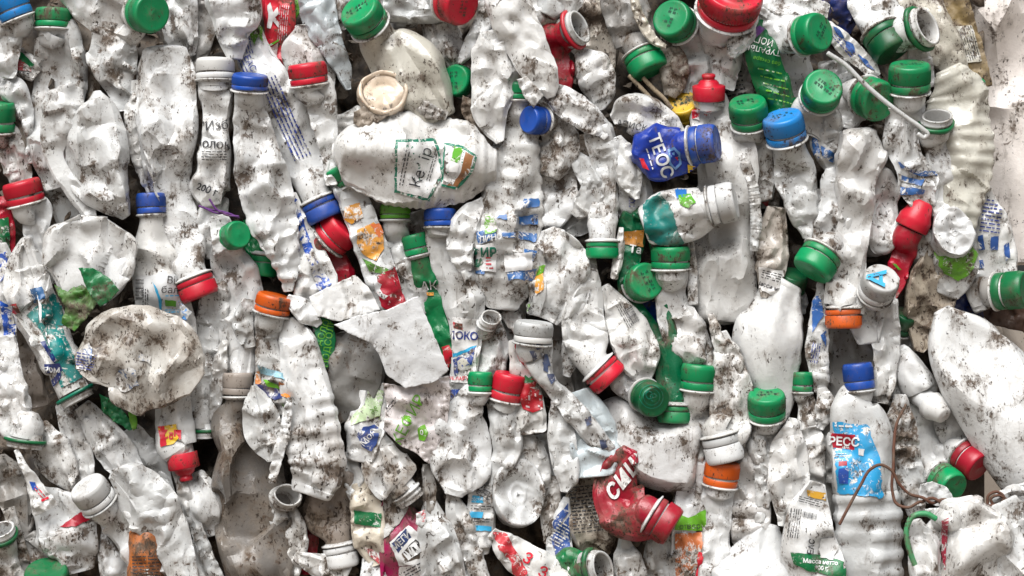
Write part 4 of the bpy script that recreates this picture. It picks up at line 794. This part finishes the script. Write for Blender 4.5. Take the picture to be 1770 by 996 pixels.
Lb(t, 'pale', '1312,462 1352,468 1358,490 1340,512 1312,500', .1, .3); Tx(t, 'Масса нетто', 1335, 497, 10, -18, 'ink', .02); Pr(t, 1334, 478, 36, 16, -16, 4)
B('white bottle narrowing down below a wide green cap, beside a crumpled column', '1203,682,26 1203,722,24 1206,762,18 1204,805,10', 34, ('green', 1207, 651, 31, 44, 85, 4), dirt=.7)
B('crumpled column of bottle ending in a dirty white cap pointing down', '1256,748,29 1263,708,37 1263,660,35 1258,620,23 1246,575,10', 42, ('white', 1250, 776, 33, 46, -76), dirt=.9, cr=1.1)
B('white bottle with an orange cap directly under the dirty white cap', '1243,845,25 1240,885,25 1238,930,24 1236,1005,26', 34, ('orange', 1247, 818, 30, 42, 82, 4), dirt=.5)
t = B('bottle with a lime and rust printed label, left of the lower orange cap', '1212,700,6 1206,770,16 1196,840,24 1190,910,29 1186,1010,29', 30, dirt=.7)
Lb(t, 'grass', '1170,888 1190,896 1220,880 1220,918 1166,916', .3); Tx(t, 'отвор', 1192, 910, 13, 2, 'ink', .0); Lb(t, (.55, .16, .05), '1166,922 1218,920 1212,955 1200,1000 1168,1000', .6, .5); Lb(t, 'red', '1208,955 1216,955 1210,1000 1203,1000', .2)
t = B('crushed crimson bottle with a white script word and red cap', '1118,888,36 1090,884,47 1066,852,42 1076,806,28 1088,778,14', 48, ('dred', 1146, 901, 35, 42, -32, 8), c=(.32, .003, .022), dirt=.65, cr=1.5, r=.5)
Tx(t, 'сиш', 1076, 825, 46, 52, 'pale', .02, shear=.3, dirt=.4)
B('grey-white canister on its side above the crimson bottle', '1036,708,14 1056,715,32 1092,742,44 1132,770,64 1164,782,66 1188,786,58', 26, c=(.62, .62, .62), dirt=.55, r=.6, cr=.6, rough=.3)
t = B('bottle ending in a dark green cap with a ringed emblem', '1096,670,24 1076,650,26 1060,628,16', 26, ('dgreen', 1121, 687, 29, 40, -32, 62), dirt=.6)
cen, ax, r0, h0 = t.capinfo
t.tmesh = [(np.array([v.co[:] for v in t.cap.data.vertices]), [list(p.vertices) for p in t.cap.data.polygons], None)]; t.bv = None
Tx(t, 'С', 1122, 684, 20, 20, 'tgreen', .01); Tx(t, 'Э', 1130, 688, 20, 20, 'tgreen', .01)
bm = bmesh.new()
for ri, ro in ((19, 20.2), (13.5, 14.5)):
    pr_ = [(1126 + r_ * math.cos(a), -686 + r_ * math.sin(a)) for r_ in (ri, ro) for a in np.linspace(0, 6.283, 40, endpoint=False)]; vs = [bm.verts.new((x, y, 0)) for x, y in pr_]
    for j in range(40): bm.faces.new((vs[j], vs[(j + 1) % 40], vs[40 + (j + 1) % 40], vs[40 + j]))
t.drape('emblem', bm, plastic(C['tgreen'], .1), .0009)
t = B('mud-caked bottle with rows of dark print, left of the crimson bottle', '1012,822,24 1020,870,40 1026,920,38 1030,955,24', 20, c=(.52, .47, .40), dirt=1.1); Pr(t, 1020, 880, 64, 84, 6, 14)
K_('round white bottle base with a moulded ring, bottom centre', 898, 852, 46, 60, 40, 8, dirt=.45, ring=.32, tilt=80, tang=60, cr=.7)
t = B('bottle with a light blue printed back label, left of the round bottom base', '846,790,12 834,850,23 832,905,23 832,955,14', 30, dirt=.5)
Lb(t, 'cyan', '816,856 836,858 836,870 815,868|812,884 836,886 834,896 814,894|812,908 850,910 850,918 814,917', .2); Tx(t, 'СОСТАВ', 826, 863, 6, -2, 'pale', .0); Pr(t, 832, 878, 36, 10, 0, 2); Pr(t, 832, 900, 38, 8, 0, 2); Pr(t, 842, 850, 30, 30, -30, 5); Tx(t, 'МАСЛО', 832, 850, 8, -10, 'ink', .01)
t = B('magenta bottle with black and white lettered label, bottom', '678,862,18 688,900,35 702,950,44 706,1015,44', 30, c='magenta', dirt=.7, r=.65, cr=.6); Lb(t, 'white', '655,850 700,858 706,880 690,905 672,925 655,935', .1, .9); Lb(t, 'pale', '690,980 745,972 750,1000 690,1000', .3, .6)
Lb(t, 'pale', '674,938 706,908 722,922 740,950 742,975 690,978', .1); Lb(t, (.01, .03, .12), '678,940 702,914 712,928 688,956', .1); Tx(t, 'МЕГИ', 694, 935, 15, 42, 'pale', .02); Lb(t, 'black', '694,958 718,932 736,952 730,964 700,972', .1); Tx(t, 'МІ', 713, 954, 22, 38, 'pale', .06); Pr(t, 718, 985, 40, 16, 30, 3)
B('white folded bottle right of the magenta one, bottom edge', '744,870,12 752,920,32 762,970,38 770,1015,38', 36, dirt=.65, cr=1.1)
Fm('tiny red-edged white picture label beside the magenta bottle', '720,888 734,882 738,900 730,914 718,905', 56, 'white', .2, 2, 10, name='label_scrap', cat='label', wear=.45, wearcol=(.5, .02, .03))
B('long soiled bottle edge between the light blue label and the folded one', '778,850,8 792,890,20 812,945,18 832,1010,16', 32, dirt=.9)
B('white bottle wedge at the bottom edge under the long soiled edge', '786,900,6 796,950,18 812,1010,24', 24, dirt=.5)
t = B('flattened bottle with red cross-stitch ornament, bottom edge', '852,922,10 878,948,25 916,975,29 975,1008,34', 40, dirt=.5, r=.4)
Lb(t, (.50, .03, .04), '850,920 872,920 888,945 906,975 912,1000 892,1000 880,970 862,945', .45, .3, 2.5); Tx(t, 'З', 912, 966, 26, -30, 'red', .02); Tx(t, 'З', 938, 990, 26, -20, 'red', .02); Tx(t, 'Э', 905, 992, 20, -30, 'red', .02)
t = B('narrow bottle with a blue and white print block, right of the round bottom base', '978,862,6 968,910,19 966,965,20 964,990,10', 28, dirt=.5); Lb(t, (.03, .08, .28), '952,905 982,870 982,885 960,920|952,930 985,890 984,948 960,960', .5); Pr(t, 968, 925, 26, 44, -30, 8, 'pale')
B('green bottle with an open ringed mouth facing right, bottom edge', '1005,980,28 985,975,26 965,985,20', 36, ('forest', 1042, 978, 32, 38, 8, 42, 'open'), c='forest', dirt=.5)
B('small white bottle neck left of two at the bottom edge', '1078,930,8 1084,965,23 1092,1015,28', 34, dirt=.8, cr=1.3)
B('white soiled shoulder right of the small neck at the bottom edge', '1140,915,12 1142,965,29 1145,1015,30', 28, dirt=.9)
B('crumpled grey-white bottle right of the lower orange-capped bottle', '1292,740,16 1292,810,28 1292,860,35 1294,915,30 1284,965,12', 30, c=(.70, .69, .68), dirt=.55, cr=1.4)
B('thin folded bottle edge right of the crumpled grey-white bottle', '1308,720,8 1316,790,14 1320,860,13 1312,910,7', 36, dirt=.6)
B('smooth bulging white bottle at the bottom edge, right', '1330,912,20 1322,950,46 1300,1010,66', 42, r=.6, cr=.2, dirt=.35)
t = B('folded white bottle with a scuffed white cap tilted up left, lower left', '188,880,34 225,905,45 258,945,48 285,1010,46', 46, ('white', 164, 852, 33, 42, 122, 26), dirt=.45, r=.5)
B('large clean creased fold of bottle over the scuffed white cap bottle', '192,822,10 215,832,32 252,868,46 284,918,40 306,965,30 318,1010,24', 60, r=.3, dirt=.5, cr=1.2)
t = B('torn white cup-like bottle with a red inner band, lower left', '58,845,10 80,870,30 108,905,54 125,940,44 138,985,24', 34, r=.45, dirt=.7); Lb(t, 'dred', '104,912 140,884 156,898 130,910', .15)
t = B('thin printed label strip rising from the torn cup-like bottle', '28,780,5 45,810,7 62,845,14 78,880,22', 48, r=.3, dirt=.4); Lb(t, 'blue', '50,832 60,834 66,846 56,848', .4); Lb(t, 'red', '70,864 84,858 86,862 72,868', .2); Pr(t, 68, 852, 24, 10, -50, 2, 'red')
B('leaf-shaped white bottle half beside the thin printed strip', '72,732,10 88,778,33 112,822,24 134,852,8', 26, r=.4, dirt=.85)
B('narrow white bottle leaning left in the gap below the teal bottle', '112,700,18 128,755,22 146,815,18 156,845,8', 20, dirt=.8)
B('flat white bottle slanting down right, below the brown-stained flat one', '140,702,14 178,752,29 218,805,28 246,838,12', 24, dirt=.6, r=.4)
B('white bottle behind the sauce bottle with the red spout', '225,745,18 250,790,28 275,850,26 300,900,16', 18, dirt=.6)
B('open bottle neck with green ring half out of frame, bottom left', '12,975,20 25,1015,24', 32, ('forest', 8, 912, 24, 34, 92, 35, 'open'), dirt=.9)
B('thin greenish white strip of bottle beside the half-seen open neck', '14,880,10 26,920,12 38,965,12 48,1010,10', 26, c='grey', dirt=.8)
B('big grey curved bottle side at the left edge, low', '-10,805,26 20,840,34 35,890,26 40,930,14', 4, c='grey', dirt=.8)
B('dark green cap at the bottom edge, far left', '88,1045,30 92,1080,30', 26, ('forest', 88, 1000, 38, 46, 92, 32), dirt=.5)
B('grey-white bottle behind the bottom green cap', '48,930,20 75,965,34 100,1010,36', 10, c='grey', dirt=.6)
t = B('orange-brown labelled bottle at the bottom edge, left', '250,925,26 252,965,29 253,1020,29', 52, c=(.42, .12, .02), dirt=.6, r=.8, cr=.4); Pr(t, 252, 980, 46, 40, 2, 7)
B('white sharp-folded bottle between the cup-like and scuffed-capped ones', '185,905,8 195,945,24 205,1010,26', 30, dirt=.7)
B('white rounded bottle under the red flip spout', '330,830,26 348,865,33 358,900,26 366,925,12', 26, r=.6, dirt=.5, cr=.5)
B('thin folded bottle strip left of the grey grimy clear bottle', '300,800,6 322,860,12 345,930,12 375,1010,14', 34, dirt=.7)
B('white lower bottle wall at the bottom edge, under the thin folded strip', '300,930,10 325,965,30 350,1015,38', 22, dirt=.4)
B('open oval bottle mouth facing out, beside the long ribbed bottle', '488,905,22 490,950,22', 22, ('white', 502, 852, 24, 34, 45, 58, 'open'), dirt=.7)
B('white crumpled bottle side right of the grey grimy clear bottle, bottom', '500,880,12 508,925,22 500,985,18 495,1015,12', 24, dirt=.8, cr=1.2)
t = B('grimy brown-grey bottle with a dirty white cap pointing down, bottom', '582,935,31 572,895,42 574,850,38 588,815,26', 20, ('white', 590, 962, 29, 38, -80, 0), c=(.26, .22, .19), dirt=1.0, rough=.3)
B('dull red bottle glimpsed in the gap left of the grimy brown-grey bottle', '530,900,16 528,950,20 530,990,14', 4, c='dred', dirt=.6)
t = B('soiled bottle with a green label band, left of the magenta bottle', '622,838,16 634,885,27 636,930,27 652,975,14', 32, c=(.66, .60, .50), dirt=.9); Lb(t, 'forest', '612,882 660,888 658,912 612,905', .4); Lb(t, (.4, .04, .05), '630,945 656,955 656,975 640,962', .6)
B('white bottle rim curving along the bottom edge, right of the grey grimy one', '512,962,8 548,978,22 592,1000,26', 28, dirt=.7)
B('narrow white bottle between the ribbed and the very dirty threaded one', '598,785,10 612,830,18 622,872,12', 26, dirt=.6)
B('white shoulder at the bottom edge, left of the magenta bottle', '640,965,14 648,1010,26', 26, dirt=.5)
B('white crumpled bottle behind the milk bottle with blue wave', '838,560,22 850,600,28 846,650,22', 24, ('white', 850, 548, 20, 30, 60, 42, 'open'), dirt=.7)
t = B('white bottle with a fine printed column, between the disc-like and leaning ones', '1020,440,8 1016,500,18 1002,560,23 988,615,18 980,650,7', 32, dirt=.6); Pr(t, 1012, 520, 90, 16, 76, 3); Lb(t, (.0, .10, .08), '1010,470 1026,470 1026,478 1010,478', .2)
B('crumpled white bottle below the blue-lettered white lid', '1540,510,10 1534,570,24 1532,635,20 1524,695,14', 34, dirt=.7, cr=1.4)
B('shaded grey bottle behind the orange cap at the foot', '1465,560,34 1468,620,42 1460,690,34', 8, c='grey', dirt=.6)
t = B('thin bottle edge with blue stripes, left of the orange-capped grey-white bottle', '1420,490,6 1416,545,15 1413,610,19 1420,675,12', 32, dirt=.5); Lb(t, (.03, .13, .42), '1404,515 1418,510 1424,545 1404,575|1418,580 1428,570 1428,600', .4); Pr(t, 1410, 610, 36, 16, 80, 4, 'inkblue')
B('green cap nearly lost in shade, right of the crumpled white bottle', '1560,585,18 1565,610,16', 4, ('dgreen', 1556, 556, 22, 36, 70, 30), dirt=.6)
B('white crumple of bottle at the top edge, between red lid and green caps', '1312,0,14 1345,6,22 1390,12,24 1428,22,16', 26, dirt=.6, cr=1.3)
B('navy blue bottle deep in the gap near the top right edge', '1452,-20,30 1455,20,32 1450,50,24', 2, c='navy', dirt=.5)
B('white bottle right of the dark green lettered one, deep', '1365,85,28 1375,130,32 1372,190,26', 8, dirt=.6)
B('shadowed white bottle behind the strap and torn label strip', '1440,110,26 1450,160,28 1450,220,20', 4, dirt=.7)
B('white crumpled bottle neck end at the top, right of the grey translucent one', '398,-15,40 405,25,42 402,62,28 404,98,14', 36, dirt=.45, cr=1.3)
B('pale bottle base at the top edge, left of the big tilted green cap', '582,-15,20 594,18,20 602,46,14', 16, dirt=.7)
B('white bottle body at the top edge, right of the big tilted green cap', '690,-20,36 695,15,32 700,45,20', 10, dirt=.5)
B('white bottle hanging at the top edge beside the slanting flat bottle', '905,-25,26 915,10,24 930,40,14', 30, dirt=.6)
B('dirty white bottle base at the top edge above the open red mouth', '975,-30,20 985,0,22 982,18,16', 36, dirt=.7)
B('white bottle wedge deep left of the peach bottle', '520,270,24 545,320,26 580,360,18', 2, dirt=.7)
B('white bottle standing deep between the square sheet and the green lettered bottle', '700,470,24 730,560,34 745,650,28', 6, dirt=.7)
B('shaded white bottle behind the crooked one and the blue cap', '720,370,26 740,440,28 750,500,24', 2, dirt=.7)
B('white bottle behind the strawberry print, low centre', '870,600,22 880,560,26 890,520,20', 2, dirt=.8)
B('dirty white bottle behind the narrow upright one, low centre', '930,760,24 950,820,30 960,880,24', 8, dirt=.8)
B('white bottle, shade painted into its colour, behind the folded bottle with small green-ringed mouth', '330,540,20 338,620,26 320,700,24', 4, c=(.16,.13,.10), dirt=1.1)  # deep bottles from here on: dark base colour paints in gap shade
B('white bottle, shade painted into its colour, behind the tall flattened one, upper left', '150,90,20 145,180,26 140,260,22', 0, c=(.16,.13,.10), dirt=1.1)
B('grey bottle, darkened for gap shade, behind the long creased one and the narrow sauce bottle', '345,180,24 350,280,26 340,380,24', 0, c='grey', dirt=1.1)  # heavy dirt setting darkens it as gap shade
B('white bottle, shade painted into its colour, behind the canister on its side', '1180,640,26 1190,720,30 1200,820,26', 2, c=(.16,.13,.10), dirt=1.1)
B('white bottle, shade painted into its colour, behind the pointed flattened one, low right', '1340,840,26 1350,900,28 1345,990,28', 6, c=(.16,.13,.10), dirt=1.1)
B('white bottle, shade painted into its colour, deep below the open oval bottle mouth, top right', '1480,230,20 1530,250,26 1545,320,24', 2, c=(.16,.13,.10), dirt=1.1)
B('soiled bottle, shade painted into its colour, behind the torn flap and curled strip', '1000,240,28 1010,320,32 1000,400,28', 4, c=(.16,.13,.10), dirt=1.1)  # dirt is its own; the dark base colour is painted shade
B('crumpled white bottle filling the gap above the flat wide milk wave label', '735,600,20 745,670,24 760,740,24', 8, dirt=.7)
B('bottle, shade painted into its colour, behind the teal slanting one, left edge', '60,520,20 40,620,26 60,700,24', 0, c='taupe', dirt=.9)  # grey-brown colour chosen to paint in shade at this depth

# beyond the bale at the right: bags, bundle in front, wire
B('huge pale pinkish plastic bag standing behind the right side of the bale', '1720,-90,95 1752,40,110 1765,180,110 1775,320,100 1785,430,80', -48, c='bag', dirt=.35, r=.6, cr=.6, name='plastic_bag', cat='bag', group='big bags beside the bale', step=4)
B('second beige plastic bag bulging below the pinkish one', '1740,520,40 1765,590,70 1800,680,80', -45, c=(.70, .62, .54), dirt=.5, r=.5, cr=.4, name='plastic_bag', cat='bag', group='big bags beside the bale')
t = Fm('yellowish brown old label sheet with fine print on the pinkish bag', '1618,-10 1672,-10 1694,60 1716,148 1690,152 1664,120 1640,60', 8, (.24, .17, .07), .9, 8, 50, name='label_sheet', cat='label', group=None); Lb(t, (.6, .57, .48), '1648,46 1680,44 1698,106 1664,110', .3); Pr(t, 1673, 76, 58, 28, -74, 7)
Fm('dark brown ribbed cardboard sheet behind the dark green cap, right edge', '1690,512 1780,520 1790,580 1712,560 1694,540', 10, (.08, .04, .025), .5, 5, 30, name='cardboard_sheet', cat='cardboard', group=None)
def rope(t, path, d, turns, off, rad, mat, ph=0):
    P = np.array([(x, -y, d) for x, y in pp(path)] , float); Q = spline(np.c_[P, np.zeros((len(P), 3))], 4)[:, :3]; n = len(Q); a = np.linspace(0, turns * 6.283, n) + ph
    T = nz(np.gradient(Q, axis=0)); s_ = nz(np.cross(np.array([0, 0, 1.]), T)); return [tuple(q + s * off * math.cos(b) + np.array([0, 0, 1]) * off * math.sin(b)) for q, s, b in zip(Q, s_, a)]
t = Thing('baling_wire', 'rusty twisted baling wire with two loose bent ends, lower right', 'wire', 1600, 866, 95 * DS)
wm = plastic(C['rust'], .5, .75)
tw = '1592,864 1630,868 1680,876 1730,880 1800,892'
A_ = rope(t, tw, 92 * DS, 5, 4.2, 3.0, wm); B_ = rope(t, tw, 92 * DS, 5, 4.2, 3.4, wm, math.pi)
e1 = [(x, -y, (d_ if d_ else 88) * DS) for x, y, d_ in ((1450, 905, 100), (1468, 872, 98), (1488, 838, 95), (1505, 812, 93), (1522, 804, 92), (1540, 812, 92), (1556, 838, 92), (1576, 856, 92))]
e2 = [(x, -y, d_ * DS) for x, y, d_ in ((1578, 704, 60), (1560, 735, 66), (1553, 770, 72), (1550, 810, 78), (1546, 850, 84), (1552, 872, 88), (1570, 878, 92))]
strand(t, 'strand', e1 + A_, 2.7, wm, 12); strand(t, 'strand', e2 + B_, 2.7, wm, 12)
t = Thing('baling_wire', 'small rusty wire coil above the twisted wire at the right', 'wire', 1712, 862, 82 * DS)
strand(t, 'strand', [(x, -y, 84 * DS) for x, y in pp('1706,872 1708,856 1722,850 1734,858 1730,870 1716,872 1712,862 1726,856 1740,864')], 2.6, wm, 10)
B('bundled white plastic with green edge in front, bottom right corner', '1585,905,12 1592,930,24 1600,980,26 1600,1030,26', 118, r=.8, dirt=.6, cr=1.4, c='white', group=None, name='plastic_bundle', cat='bundle')
t = B('blurred crumpled white bundle in front, largest at the bottom right corner', '1664,872,34 1668,900,66 1678,955,84 1684,1050,86', 108, r=.5, dirt=.8, cr=1.7, group=None, name='plastic_bundle', cat='bundle'); Lb(t, (.4, .03, .06), '1628,900 1640,894 1634,990 1628,960', .5)
B('blurred white folded bundle at the extreme bottom right edge', '1738,872,24 1756,910,46 1770,990,52 1776,1050,50', 116, r=.5, dirt=.6, cr=1.4, group=None, name='plastic_bundle', cat='bundle')
t = Thing('green_hoop', 'curved green plastic rim on the front bundle, bottom right', 'plastic rim', 1580, 975, 132 * DS)
strand(t, 'band', [(x, -y, 124 * DS) for x, y in pp('1584,978 1574,950 1570,918 1580,895 1604,890 1620,898')], 5.0, plastic(C['green'], .6), 16)
Fm('flat green and white film lying along the top of the front bundle', '1596,880 1650,876 1720,880 1775,884 1775,898 1700,892 1640,896 1610,894', 104, 'white', .3, 5, 24, wear=.5, wearcol=(.02, .25, .08))
B('white crumpled scrap under the wire coil at the right edge', '1716,880,10 1740,866,20 1775,860,26', 76, dirt=.3, cr=1.4)

# narrow folded pieces wedged between the others
B('curled white flap just right of the upper orange cap', '498,516,8 515,528,17 535,546,17 550,562,7', 44, dirt=.7)
B('ragged white strip right of the folded bottle with small green-ringed mouth', '388,590,6 380,640,13 372,690,11 366,725,6', 30, dirt=.9)
B('thin white edge left of the orange-banded twisted bottle', '1074,395,5 1070,435,9 1062,480,6', 40, dirt=.8)
B('brown-stained fold between the tapering green-capped bottle and crumpled column', '1230,545,6 1243,588,12 1262,615,19 1278,645,10', 40, dirt=1.3)
B('thin printed edge left of the big canister bottle', '1193,400,4 1196,450,8 1198,525,8', 34, dirt=1.1)
B('narrow ridged seam down the right side of the big canister bottle', '1288,282,9 1303,330,9 1307,380,9 1303,432,7', 38, rib=6, dirt=.9, cr=.5)
B('white folded foot under the thin blue-striped bottle edge', '1421,672,9 1428,700,17 1416,738,10', 32, dirt=.8)
B('grey crushed strip above the folded bottle right of the magenta one', '738,805,8 743,848,11 740,890,9', 32, c='grey', dirt=.8)
B('dirty thin fold between the pointed hanging bottle and the long ribbed one', '500,690,5 494,740,9 480,790,9 470,832,6', 50, dirt=1.)
B('creased white shoulder above the round bottom base', '878,765,9 904,774,26 934,808,19 946,842,8', 26, dirt=.7)
B('slim soiled bottle side right of the round bottom base', '956,825,12 950,870,17 954,935,14', 24, dirt=1.1)
B('white flat wedge below the canister on its side', '1165,795,10 1180,830,16 1172,870,8', 18, dirt=.9)
B('white creased piece above the strawberry bottle', '862,520,10 882,545,16 896,575,8', 18, dirt=1.)
B('thin bent bottle edge right of the teal slanting bottle', '160,560,6 168,610,10 160,660,8', 14, dirt=1.)
B('small crumple of white bottle left of the upper orange cap', '428,520,10 420,560,18 430,600,10', 38, dirt=.7)
B('white rounded shoulder above the oval bottle base by the cream bottle', '1592,390,10 1600,425,18 1590,460,10', 24, dirt=1.)
B('flattened white neck between the frosted bottle and the curving one', '1412,330,7 1416,375,12 1408,420,9', 26, dirt=.8)
B('soiled flap left of the upright white bottle with sports nozzle', '1545,610,8 1552,660,15 1540,700,9', 20, dirt=1.2)
B('white pinched strip right of the round cream base', '715,165,6 735,188,12 770,200,8', 44, dirt=1.)
B('small dented white base above the blue-capped crumpled bottle', '938,168,14 950,188,18 955,205,10', 26, dirt=.8)

def litter():
    """flakes of soiled plastic and grit in the gaps, coloured darker to deepen gap shade"""
    rng = np.random.default_rng(11); V, F = [], []
    for i in range(2600):
        x, y = rng.uniform(-60, 1640), rng.uniform(-60, 1060); d = rng.uniform(-45, 22); sz = rng.uniform(3, 15) * (1 if rng.random() < .75 else 1.7)
        u = nz(rng.normal(size=3)); v = nz(np.cross(u, rng.normal(size=3))); w = np.cross(u, v); el = rng.uniform(.25, .9); b = len(V)
        for a in range(7):
            q = a / 7 * 6.283; r = sz * rng.uniform(.55, 1.1); V.append(np.array([x, -y, d]) + u * r * math.cos(q) + v * r * el * math.sin(q) + w * rng.normal() * sz * .16)
        V += [np.array([x, -y, d]) + w * sz * .22, np.array([x, -y, d]) - w * sz * .1]
        for a in range(7): F += [(b + a, b + (a + 1) % 7, b + 7), (b + (a + 1) % 7, b + a, b + 8)]
    V = np.array(V); W = np.stack([(V[:, 0] - 885) * S, -V[:, 2] * S, (498 + V[:, 1]) * S], 1)
    me = bpy.data.meshes.new('litter'); me.from_pydata(W.tolist(), [], F); me.materials.append(plastic((.11, .09, .07), 1., .6))  # soiled colour, taken darker so the gaps turn nearly black
    o = bpy.data.objects.new('litter', me); COL.objects.link(o); o['label'] = 'soiled flakes of plastic and grit lodged between bottles, darkened to deepen gap shade'; o['category'] = 'litter'; o['kind'] = 'stuff'
litter()
flush()
